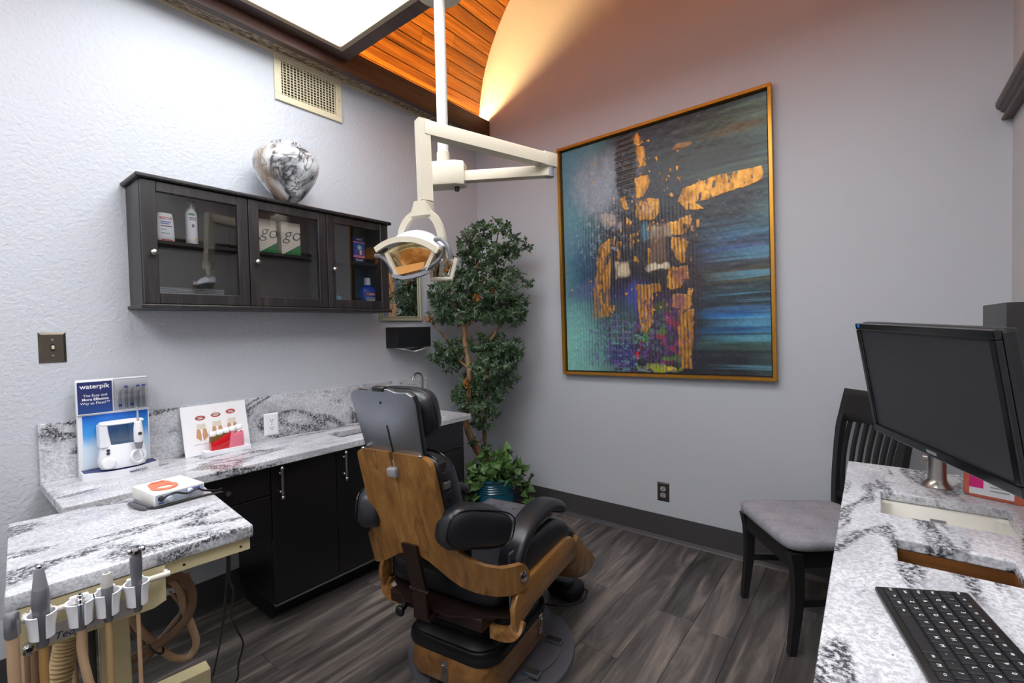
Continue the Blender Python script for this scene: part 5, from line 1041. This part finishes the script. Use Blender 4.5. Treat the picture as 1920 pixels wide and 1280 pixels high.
# spine bracket
for za, zb, w_ in ((.612, .445, .062), (.440, .345, .058)):
    bm = NB(); loft(bm, [[Vector((x_, spine(max(z, .42))-.013+d_, z)) for x_, d_ in ((-w_/2, 0), (w_/2, 0), (w_/2, .011), (-w_/2, .011))] for z in (za, zb)]); dco('spine_bracket', bm, BROWNM, 0)
bm = NB(); cyl(bm, (-.04, spine(.44)-.010, .442), (.04, spine(.44)-.010, .442), .007, 12); dco('spine_hinge', bm, BROWNM)
dco('spine_arm', B((-.035, -.42, .338), (.035, -.30, .352), .002), BROWNM, 0)
bm = NB(); cyl(bm, (-.11, -.36, .35), (-.11, -.40, .33), .012, 10); superell(bm, (-.11, -.405, .33), (.018, .01, .018), .8, .8, 12, 8); dco('release_knob', bm, BLACKP)
# headrest
HY = lambda z: spine(z)+.016
hp2 = [(-.114, .86), (.114, .86), (.116, .93), (.129, 1.085), (.122, 1.108), (.105, 1.118), (.06, 1.117), (.03, 1.126), (-.03, 1.126), (-.06, 1.117), (-.11, 1.118), (-.127, 1.105), (-.130, 1.09), (-.116, .93)]
tl_ = math.atan(.257); hz_ = Vector((0, -sin(tl_), cos(tl_))); HPM = basis((1, 0, 0), hz_, (0, HY(.93), .93))
hpl = [(x_, (z-.93)/cos(tl_)) for x_, z in hp2]
bm = NB(); prism(bm, hpl, -.002, .003, HPM, .001); hp0 = dco('headrest_plate', bm, STEEL, 30)
bm = NB(); box(bm, (-.0035, -.03, .0026), (.0035, .085, .0036), 0, 1, HPM); dco('slot', bm, BLACKP, 0, hp0)
bm = NB(); cyl(bm, HPM @ Vector((-.006, .158, .0025)), HPM @ Vector((-.006, .158, .0042)), .0045, 12); dco('hole', bm, BLACKP, 30, hp0)
bm = NB(); box(bm, (-.026, .195, -.012), (.020, .208, .008), .003, 2, HPM); dco('grip', bm, BLACKP, 30, hp0)
bm = NB(); prism(bm, [(x_*.99, z*.98) for x_, z in hpl], -.024, -.0022, HPM, .004); dco('headrest_frame', bm, BLACKP, 30)
bm = NB(); superell(bm, (0, 0, 0), (.128, .078, .056), .7, .55, 36, 18, M=HPM @ Matrix.Translation((0, .095, -.080))); pl_ = dco('headrest_pillow', bm, LEATH, 60)
bm = NB(); superell(bm, (0, 0, 0), (.10, .045, .03), .6, .6, 24, 10, M=HPM @ Matrix.Translation((0, .06, -.040))); dco('pillow_support', bm, BLACKP, 60)
bm = NB(); tube(bm, [HPM @ Vector((.1285*math.copysign(abs(cos(a))**.6, cos(a)), .095+.079*math.copysign(abs(sin(a))**.6, sin(a)), -.08)) for a in [2*pi*k/40 for k in range(40)]], .0022, 6, True); dco('piping', bm, BLACKP, 60, pl_)
bm = NB(); box(bm, (-.018, -.078, .008), (.016, -.050, .030), .003, 2, HPM); box(bm, (-.006, -.06, .0), (.006, -.03, .01), .001, 1, HPM); dco('latch_block', bm, plain('clip_grey', (150, 150, 154), .35), 30)
for s in (-1, 1): bm = NB(); superell(bm, (s*.118, HY(.927)-.012, .928), (.007, .007, .004), 1, 1, 12, 6); dco('cap_screw', bm, CHROME)
# back cushion
def bcf(q): return Vector((q.x, q.y-.257*q.z, q.z))
bm = NB(); superell(bm, (0, spine(.71)+.066, .71), (.168, .044, .212), .35, .3, 40, 20, bcf); bcu = dco('back_cushion', bm, LEATH, 60)
for dy in (.045, .085):
    bm = NB(); tube(bm, [Vector((.164*math.copysign(abs(cos(a))**.35, cos(a)), spine(.71)+dy, .715))+Vector((0, -.257*.21*math.copysign(abs(sin(a))**.35, sin(a)), .21*math.copysign(abs(sin(a))**.35, sin(a)))) for a in [2*pi*k/48 for k in range(48)]], .003, 6, True); dco('piping', bm, BLACKG, 60, bcu)
for k in range(4): z = .80+.032*k; bm = NB(); box(bm, (.160, spine(z)+.026, z-.011), (.1715, spine(z)+.052, z+.011), .002, 1); dco('side_buckle', bm, BLACKP if k != 1 else NICKEL, 0, bcu)
# arms, bolsters, seat
for s in (-1, 1):
    M = Matrix.Translation((s*.203, -.385, .682)) @ Matrix.Rotation(s*-.42, 4, 'Z') @ Matrix.Rotation(-.27, 4, 'X')
    def af(q): return Vector((q.x, q.y, q.z*(1-.12*q.y/.15)-.10*(q.y/.15)**2*.12))
    bm = NB(); superell(bm, (0, 0, 0), (.050, .128, .066), .6, .5, 36, 18, af, M); ar = dco('arm_pad', bm, LEATH, 60)
    bm = NB(); tube(bm, [M @ Vector((s*.040, .124*math.copysign(abs(cos(a))**.6, cos(a)), .058*math.copysign(abs(sin(a))**.6, sin(a))+.0)) for a in [2*pi*k/40 for k in range(40)]], .0024, 6, True); dco('piping', bm, BLACKG, 60, ar)
    P = smoothpath([(s*.243, -.235, .420), (s*.243, -.240, .50), (s*.243, -.200, .566), (s*.240, -.10, .606), (s*.238, .02, .614), (s*.236, .105, .588), (s*.236, .135, .56)], 5)
    sec_ = [(.046*math.copysign(abs(cos(a))**.6, cos(a)), .024*math.copysign(abs(sin(a))**.6, sin(a))) for a in [2*pi*k/20 for k in range(20)]]
    n = len(P); rings = []
    for i, p in enumerate(P):
        t_ = (P[min(i+1, n-1)]-P[max(i-1, 0)]).normalized(); sd = Vector((1, 0, 0)); u = sd.cross(t_).normalized(); sc2 = min(1, .45+.9*min(i, n-1-i)/3); rings.append([p+sd*a+u*b*sc2 for a, b in sec_])
    bm = NB(); loft(bm, rings); bo_ = dco('side_bolster', bm, LEATH, 60)
    bm = NB(); superell(bm, (s*.262, -.02, .478), (.022, .20, .085), .5, .5, 30, 16, lambda q: Vector((q.x, q.y, q.z-.35*max(0, q.y-.05)))); dco('seat_side_cover', bm, LEATH, 60)
    # seat side panel of bent plywood
    pan = [(-.305, .322), (-.318, .36), (-.318, .40), (-.30, .435), (-.265, .456), (-.22, .462), (.09, .466), (.14, .456), (.18, .432), (.198, .40), (.19, .374), (.165, .358), (-.18, .352), (-.26, .338)]
    bm = NB(); prism(bm, pan, s*.280, s*.300, Matrix(((0, 0, 1, 0), (1, 0, 0, 0), (0, 1, 0, 0), (0, 0, 0, 1))), .004); sp_ = dco('side_panel', bm, HICKY)
    P = smoothpath([(s*.290, -.275, .345), (s*.288, -.292, .325), (s*.270, -.302, .308), (s*.235, -.306, .302), (s*.20, -.306, .302)], 4)
    bm = NB(); sweep(bm, P, [(-.022, -.009), (.022, -.009), (.022, .009), (-.022, .009)], up=(0, 1, 0)); dco('panel_curl', bm, HICKY, 40, sp_)
bm = NB(); superell(bm, (0, -.035, .430), (.250, .300, .066), .4, .25, 44, 16); dco('seat_cushion', bm, LEATH, 60)
BT = [(-.10+.10*i, -.06+.085*j) for i in range(3) for j in range(4)]
def tuft(q):
    z = q.z
    if z > 0:
        for bx_, by_ in BT: z -= .014*math.exp(-((q.x-bx_)**2+(q.y-by_+.08)**2)/.0011)
    return Vector((q.x, q.y, z))
bm = NB(); superell(bm, (0, .08, .480), (.185, .20, .032), .5, .3, 60, 26, tuft)
bm2 = NB()
grid(bm2, lambda u, v: (lambda q: Vector((q.x, q.y+.08, q.z+.480)))(tuft(Vector(((u*2-1)*.165, (v*2-1)*.18, .0305)))), 34, 36); bm.free()
for v in bm2.verts: e = max(abs(v.co.x)/.165, abs(v.co.y-.08)/.18); v.co.z -= .012*max(0, e-.85)/.15
o = dco('tufted_insert', bm2, LEATG, 60); sm = o.modifiers.new('solid', 'SOLIDIFY'); sm.thickness = .02; sm.offset = -1
for bx_, by_ in BT: bm = NB(); superell(bm, (bx_, by_, .497), (.006, .006, .003), 1, 1, 10, 6); dco('button', bm, LEATH, 60, o)
# leg rest
dn = Vector((0, .80, -.60)).normalized()
dn = Vector((0, .76, -.65)).normalized(); LM = basis((1, 0, 0), dn, (0, .285, .395))              # local Y down the leg rest, Z its upper side
if (LM.to_3x3() @ Vector((0, 0, 1))).z < 0: LM = basis((-1, 0, 0), dn, (0, .285, .395))
bm = NB(); superell(bm, (0, 0, 0), (.215, .165, .042), .45, .35, 40, 14, M=LM @ Matrix.Translation((0, .14, .015))); dco('leg_cushion', bm, LEATH, 60)
def legsh(u, v):                                       # wooden trough wrapped round the underside
    a = (u*2-1)*pi/2; w_ = .262-.012*v; e = sqrt(max(0, 1-(v*.985)**5)); return LM @ Vector((w_*math.copysign(abs(sin(a))**.3, sin(a)), -.015+.335*v, -.150*cos(a)**.45*e*(.75+.25*v)))
bm = NB(); grid(bm, legsh, 33, 16); o = dco('leg_rest_shell', bm, HICK, 60); sm = o.modifiers.new('solid', 'SOLIDIFY'); sm.thickness = .014; sm.offset = 0
bm = NB(); superell(bm, (0, 0, 0), (.15, .10, .04), .5, .5, 24, 12, M=LM @ Matrix.Translation((0, .09, -.10))); dco('leg_rest_mechanism', bm, RUBBER, 60)
# foot control on the floor
fo = thing('foot_control', 'black rubber foot control on the floor under the leg rest', 'foot pedal', (1.35, -.86, 0))
fp = on(1078, 1112, 'z', .02); bm = NB(); superell(bm, (fp.x-.05, fp.y, .035), (.085, .075, .035), .55, .7, 30, 12, lambda q: Vector((q.x, q.y, max(q.z, -.0345)))); obj('housing', bm, RUBBER, fo, 60)
bm = NB(); superell(bm, (fp.x-.05, fp.y-.02, .075), (.05, .045, .012), .6, .8, 24, 8); obj('pedal', bm, BLACKP, fo, 60)
bm = NB(); tube(bm, smoothpath([(fp.x+.02, fp.y+.02, .05), (fp.x+.05, fp.y+.03, .03), (fp.x+.04, fp.y-.03, .006), (fp.x-.06, fp.y-.13, .006), (fp.x-.16, fp.y-.16, .024)], 5), .004, 8); obj('cord', bm, BLACKP, fo)
# ================================================================== DELIVERY CART
CO = Vector((1.119, -2.202, 0)); ca_ = atan2(-.095, .995)
ctm = Matrix.Translation(CO) @ Matrix.Rotation(ca_, 4, 'Z')
dv = thing('delivery_cart', 'dental delivery cart with granite top and cream metal frame', 'cart', CO, ca_)
def cv(nm, bm, m, sm=35, par=None): return obj(nm, bm, m, par or dv, sm, local=True)
LZ = .770; CPUTTY = plain('cart_cream', (206, 194, 152), .4, var=.03); TAN = plain('tan_hose', (178, 148, 118), .4); TAND = plain('brown_hose', (128, 98, 76), .42)
cv('worktop', B((-.555, -.468, LZ-.034), (0, 0, LZ), .005, 2), GRAN, 30)
cv('frame_strip', B((-.535, -.448, LZ-.070), (-.012, -.006, LZ-.034), .002), CPUTTY, 0)
bm = NB(); prism(bm, [(-.452, LZ-.135), (-.225, LZ-.135), (-.200, LZ-.125), (-.200, LZ-.036), (-.452, LZ-.036)], -.016, -.004, Matrix(((0, 0, 1, 0), (1, 0, 0, 0), (0, 1, 0, 0), (0, 0, 0, 1))), .001); ap = cv('front_panel', bm, CPUTTY, 0)
cv('label_strip', B((-.0040, -.42, LZ-.128), (-.0030, -.25, LZ-.088)), plain('label_silver', (196, 192, 190), .4), 0, ap)
text('Tedge', .021, basis((0, 1, 0), (0, 0, 1), (-.0027, -.374, LZ-.119)), NAVY, ap, shear=.3, local=True)
for y_, z in ((-.03, -.055), (-.16, -.055), (-.44, -.055)): bm = NB(); cyl(bm, (-.0125, y_, LZ+z), (-.011, y_, LZ+z), .0032, 10); cv('bolt_hole', bm, BLACKP)
for y_ in (-.30, -.34, -.27): bm = NB(); lathe(bm, [(.007, 0), (.007, .006), (.004, .010), (0, .010)], n=14, M=basis((0, 1, 0), (0, 0, 1), (-.003, y_, LZ-.108))); cv('control_knob', bm, NICKEL, 35, ap)
bm = NB(); lathe(bm, [(.009, 0), (.009, .012), (.005, .016), (.008, .028), (0, .03)], n=14, M=basis((0, 1, 0), (0, 0, 1), (-.003, -.438, LZ-.118))); cv('air_coupling', bm, CHROME, 35, ap)
bm = NB(); cyl(bm, (.018, -.445, LZ-.052), (.018, -.195, LZ-.052), .007, 12); rl = cv('holder_rail', bm, plain('rail_white', (214, 206, 196), .35))
for y_ in (-.44, -.20): bm = NB(); cyl(bm, (-.004, y_, LZ-.052), (.018, y_, LZ-.052), .005, 10); cv('rail_bracket', bm, WHITE, 35, rl)
pcol = ctm.inverted() @ on(215, 1215, 'x', .86)
cxl, cyl_ = pcol.x, pcol.y
cv('column', B((cxl-.035, cyl_-.030, .14), (cxl+.035, cyl_+.030, LZ-.07), .004), CPUTTY, 0)
for x_ in (-.54, -.10):
    cv('base_leg', B((x_-.03, -.46, .055), (x_+.03, .0, .115), .004), CPUTTY, 0)
    for y_ in (-.43, -.03):
        M = Matrix.Translation((x_, y_, .026)) @ Matrix.Rotation(pi/2, 4, 'Y'); bm = NB(); lathe(bm, [(.010, -.012), (.026, -.012), (.026, .012), (.010, .012)], n=20, M=M); w0 = cv('caster', bm, BLACKP)
        bm = NB(); cyl(bm, (x_, y_, .030), (x_, y_, .056), .009, 10); cv('caster_stem', bm, CHROME, 35, w0)
cv('base_crossbar', B((-.51, cyl_-.04, .075), (-.13, cyl_+.04, .14), .004), CPUTTY, 0)
# four handpiece holders with their instruments
def W2L(p): return ctm.inverted() @ p
HG = plain('handpiece_grey', (118, 118, 124), .3, .4); SIL = plain('collar_silver', (160, 160, 166), .25, .8)
hx_ = .030
ys = []
for px_c, py_c in ((78, 1165), (150, 1135), (200, 1105), (255, 1085)):
    d = ray(px_c, py_c); inv = ctm.inverted(); o_ = inv @ CAM; dd = inv.to_3x3() @ d; t_ = (hx_-o_.x)/dd.x; q = o_+dd*t_; ys.append((q.y, q.z))
hold = []
for y_, z in ys:
    zt = LZ-.040; bm = NB(); n = 20; rings = []
    for zz, r in ((zt-.050, .0195), (zt-.03, .0205), (zt-.008, .0235), (zt, .0255)):
        A = [pi*.5+pi*2*(k/(n-1))*.83+pi*.17 for k in range(n)]; A = [-pi/2+pi*.17+2*pi*.83*k/(n-1) for k in range(n)]; A = [.30+(2*pi-.60)*k/(n-1) for k in range(n)]
        rings.append([Vector((hx_+.008+r*cos(a), y_+r*sin(a), zz)) for a in A]+[Vector((hx_+.008+(r-.004)*cos(a), y_+(r-.004)*sin(a), zz)) for a in A[::-1]])
    loft(bm, rings); box(bm, (.010, y_-.016, zt-.02), (hx_-.008, y_+.016, zt+.004), .003); hold.append(cv('instrument_holder', bm, WHITE, 40))
def hose(pts, r, m=TAN, nm='hose', par=None, n=10): bm = NB(); tube(bm, smoothpath(pts, 6), r, n); return cv(nm, bm, m, 60, par)
ix = hx_+.010; zt = LZ-.040
def instrument(nm, label, segs, y_, m, hosepts, hr, hm=TAN):
    r = thing(nm, label, 'instrument', ctm @ Vector((ix, y_, zt-.06)), ca_); f0 = Vector((ix, y_, zt-.06))
    for pn, mm, prof in segs: bm = NB(); lathe(bm, [(a, b) for a, b in prof], (0, 0, .06), 20); obj(pn, bm, mm, r, 35, local=True)
    hose(hosepts, hr, hm, 'instrument_hose'); return r
def drop(y_, z0, dx=0, dy=0, zend=.16): return [(ix, y_, z0), (ix, y_, z0-.06), (ix+dx*.4, y_+dy*.4, z0-.20), (ix+dx, y_+dy, zend+.12), (ix-.12, y_+dy, zend), (-.25, y_+dy*.5-.02, zend+.04), (-.40, y_, LZ-.09)]
y1_, y2_, y3_, y4_ = [q[0] for q in ys]
instrument('dental_handpiece', 'tapered grey handpiece standing in the outermost cart holder', [('grip', HG, [(.008, -.070), (.0095, -.068), (.0100, -.06), (.0110, -.04), (.0125, -.01), (.0150, .022), (.0135, .05), (.0125, .052)]), ('nose_cone', GREYP, [(.0125, .052), (.0075, .092), (.0070, .094)]), ('tip', CHROME, [(.005, .094), (.005, .099), (.003, .101), (0, .101)])], y1_, HG, drop(y1_, zt-.0703), .0075, plain('amber_hose', (164, 128, 78), .35))
instrument('hose_coupler', 'bare metal hose coupler resting in a white cart holder', [('sleeve', SIL, [(.0085, -.062), (.0095, -.058), (.0095, -.006), (.008, -.004)]), ('connector', CHROME, [(.0075, -.004), (.0075, .004), (.005, .005), (.005, .012), (.003, .013), (.003, .017), (0, .017)])], y2_, HG, drop(y2_, zt-.0623, .03, .05), .0085)
instrument('suction_valve', 'grey suction valve with a pale tip in a cart holder', [('valve', HG, [(.007, -.066), (.0085, -.062), (.0095, -.044), (.0100, -.01), (.011, .008), (.009, .012)]), ('tip_socket', plain('pale_grey', (186, 182, 178), .4), [(.0105, .012), (.0105, .030), (.0085, .036), (.0080, .042), (.004, .043), (.004, .036), (0, .036)])], y3_, HG, drop(y3_, zt-.0663), .0065, plain('olive_hose', (170, 142, 100), .4))
sy_ = instrument('air_water_syringe', 'grey air-water syringe with a chrome head in the innermost holder', [('grip', HG, [(.007, -.066), (.0085, -.062), (.0095, -.036), (.0095, -.005), (.0115, .03), (.0120, .055), (.011, .062)]), ('head', CHROME, [(.011, .062), (.0125, .066), (.0125, .078), (.010, .083), (0, .084)])], y4_, HG, drop(y4_, zt-.0663, .0, .0), .0042)
bm = NB(); superell(bm, (.006, .012, .138), (.010, .006, .007), .8, .8, 14, 8); superell(bm, (.006, -.012, .138), (.010, .006, .007), .8, .8, 14, 8); obj('button', bm, CHROME, sy_, 60, local=True)
# hose bundle under the top (photo tracing on the upright plane below the worktop)
def hp(x_, y_, xx=.80): return W2L(on(x_, y_, 'x', xx))
hb = []
for i, (pts, r, m) in enumerate((([(302, 1092), (330, 1078), (352, 1092), (361, 1120), (352, 1155), (325, 1188), (292, 1210), (265, 1225), (242, 1240)], .0125, TAND), ([(300, 1085), (325, 1090), (340, 1115), (345, 1140), (360, 1175), (368, 1205), (355, 1230), (325, 1232), (292, 1208), (262, 1180), (246, 1150), (240, 1120)], .0105, TAN), ([(300, 1100), (335, 1100), (347, 1125), (335, 1160), (305, 1195), (285, 1225), (255, 1255), (235, 1262)], .0065, TAND), ([(352, 1072), (358, 1100), (362, 1120)], .0055, TAN), ([(318, 1108), (340, 1140), (325, 1165), (295, 1200), (262, 1225), (238, 1232)], .0045, TAN), ([(240, 1165), (262, 1200), (290, 1210)], .0055, TAND))):
    hose([hp(x_, y_, .80-.012*i) for x_, y_ in pts], r, m, 'bundled_hose')
c_ = hp(291, 1210, .79); bm = NB(); M = Matrix.Translation(c_) @ Matrix.Rotation(.9, 4, 'X'); tube(bm, [M @ Vector((.052*cos(a), .006*0, .022*sin(a))) for a in [2*pi*k/20 for k in range(20)]], .003, 6, True); cv('cable_tie', bm, BLACKP)
# corrugated suction hose
P = [Vector(hp(128, 1185, .93)), Vector(hp(120, 1230, .93)), Vector(hp(108, 1285, .93)), Vector(hp(100, 1340, .93))]; P = smoothpath(P, 26); bm = NB(); tube(bm, P, [.0215+.0035*(1 if i % 4 < 2 else -1) for i in range(len(P))], 18); cv('corrugated_hose', bm, plain('corrugated_tan', (196, 170, 130), .45), 50)
for x_, xx in ((62, .90), (72, .86), (95, .88), (50, .84), (170, .86)): hose([hp(x_, 1160, xx), hp(x_+3, 1220, xx), hp(x_+6, 1300, xx)], .008, TAND if x_ != 170 else DARKGR, 'supply_hose')
# suction arm hose at the outer end
o_ = ctm.inverted() @ CAM; dd = ctm.inverted().to_3x3() @ ray(24, 1200); ysu = (o_+dd*((ix-o_.x)/dd.x)).y
vh = instrument('suction_wand', 'steel suction wand hooked at the end of the cart', [('handle', SIL, [(.010, -.030), (.012, -.026), (.012, .015), (.009, .02), (0, .021)])], ysu, HG, [(ix, ysu, zt-.031), (ix+.004, ysu, zt-.12), (ix+.006, ysu+.004, zt-.30), (ix-.02, -.47, .20), (-.25, -.46, .16), (-.40, -.44, LZ-.09)], .010)
# ---- things on the cart
tz = LZ+.0005
b0, b1, b3 = on(289, 953, 'z', LZ), on(384, 926, 'z', LZ), on(262, 926, 'z', LZ)
eb = thing('electronics_box', 'white electronics box with dials and a black lead on the cart', 'device', (b0+b1+b3)/3)
by = (b1-b0); by.z = 0; Lb = by.length; by.normalize(); bx = Vector((by.y, -by.x, 0))          # bx points at the viewer side
Db = .168; BM = Matrix(((by.x, -bx.x, 0, b0.x), (by.y, -bx.y, 0, b0.y), (0, 0, 1, tz), (0, 0, 0, 1)))
hb_ = .040
obj('housing', B((0, 0, .003), (Lb, Db, hb_), .003, 2, BM), plain('box_white', (226, 224, 218), .4, var=.02), eb, 30)
obj('control_panel', B((.004, -.0012, .006), (Lb-.004, 0, hb_-.004), 0, 1, BM), plain('panel_grey', (172, 178, 192), .35), eb, 0)
for k in range(9): obj('printed_mark', B((Lb*.62+.0045*k, -.0018, hb_-.014), (Lb*.62+.0045*k+.0033, -.0012, hb_-.0085), 0, 1, BM), BLUE, eb, 0)
for k in range(4): obj('printed_mark', B((.012+.004*k, -.0018, .008), (.015+.004*k, -.0012, .012), 0, 1, BM), BLUE, eb, 0)
for a, z in ((.042, .018), (.10, .026)): bm = NB(); lathe(bm, [(.0085, 0), (.0085, .006), (.006, .010), (0, .010)], n=18, M=BM @ basis((1, 0, 0), (0, 0, 1), (a*Lb/.145, -.001, z))); obj('dial', bm, plain('dial_pale', (196, 204, 218), .4), eb)
bm = NB(); lathe(bm, [(.008, 0), (.008, .006), (.005, .012), (0, .012)], n=16, M=BM @ basis((1, 0, 0), (0, 0, 1), (.018, -.001, .024))); obj('lead_plug', bm, BLACKP, eb)
def bp(a, b, z): return BM @ Vector((a, b, z))
bm = NB(); tube(bm, smoothpath([bp(.018, -.012, .024), bp(.03, -.016, .032), bp(.055, -.014, .034), bp(.085, -.012, .022), bp(.115, -.013, .028), bp(Lb-.01, -.012, .018), bp(Lb+.03, -.012, .004), bp(Lb+.05, -.005, .004)], 5), .0032, 8); obj('lead', bm, BLACKP, eb)
pe = thing('pen_handpiece', 'dark grey pen handpiece lying beside the white electronics box', 'handpiece', bp(-.02, .03, 0))
for k in range(2): bm = NB(); tube(bm, [bp(-.014-.017*k, .10-.01*k, .0075), bp(-.013-.017*k, .05, .0075), bp(-.010-.016*k, .012, .0075), bp(-.008-.012*k, -.004, .006)], [.0065, .0068, .0060, .004], 12); obj('barrel', bm, plain('pen_grey', (84, 84, 88), .35), pe)
bm = NB(); tube(bm, smoothpath([bp(-.010, -.004, .005), bp(.01, -.018, .004), bp(.05, -.022, .004), bp(.10, -.024, .004), bp(Lb+.0, -.030, .004), bp(Lb+.035, -.045, .004)], 5), .0034, 8); obj('lead', bm, BLACKP, pe)
og = thing('orange_ring', 'flat orange plastic ring with a toothed tab on the white box', 'ring', bp(.05, .08, hb_))
bm = NB(); n = 40; outer, inner = [], []
for k in range(n): a = 2*pi*k/n; outer.append((.036*cos(a), .024*sin(a)+(.014 if sin(a) > .55 else 0)+(.006*((k % 2)) if sin(a) > .7 else 0))); inner.append((.024*cos(a), .0105*sin(a)-.002))
M = BM @ Matrix.Translation((.052, .062, hb_+.0003)) @ Matrix.Rotation(-.05, 4, 'Z'); sx_ = 1.0
R1 = [M @ Vector((x_, y_*1.7, 0)) for x_, y_ in outer]; R2 = [M @ Vector((x_, y_*1.7, .0035)) for x_, y_ in outer]; R3 = [M @ Vector((x_, y_*1.7, .0035)) for x_, y_ in inner]; R4 = [M @ Vector((x_, y_*1.7, 0)) for x_, y_ in inner]
loft(bm, [R1, R2, R3, R4], loop=True); obj('ring_body', bm, plain('coral_plastic', (226, 122, 92), .4), og, 30)
bm = NB()
for k in range(7): superell(bm, M @ Vector((-.016+.0053*k, .060+.003*(k % 2), .0045)), (.0026, .006, .002), 1, 1, 8, 5)
obj('tooth_edge', bm, plain('coral_plastic_deep', (206, 92, 62), .4), og, 30)
# ---- black power cords hanging from the cart to the floor
fl1 = on(393, 1290, 'z', .004)
for nm, lb, pts in (('power_cord', 'black power cord hanging straight from the cart to the floor', [(425, 1035), (424, 1100), (418, 1165), (408, 1225), (395, 1275)]), ('power_cord', 'black power cord looping loosely from the cart to the floor', [(429, 1035), (430, 1085), (438, 1108), (432, 1150), (440, 1175), (456, 1205), (447, 1245), (444, 1275)])):
    e = on(*pts[-1], 'z', .004); s0 = on(*pts[0], 'y', -2.225); da, db = (s0-CAM).dot(F_), (e-CAM).dot(F_); n = len(pts); P = [at(x_, y_, da+(db-da)*(k/(n-1))) for k, (x_, y_) in enumerate(pts)]
    P[-1].z = .004; P.append(P[-1]+Vector((.05, -.08, 0))); P.insert(0, Vector((P[0].x-.02, P[0].y-.02, .700)))
    obj(nm, tube(NB(), smoothpath(P, 6), .0032, 8), BLACKP, dv, 60)
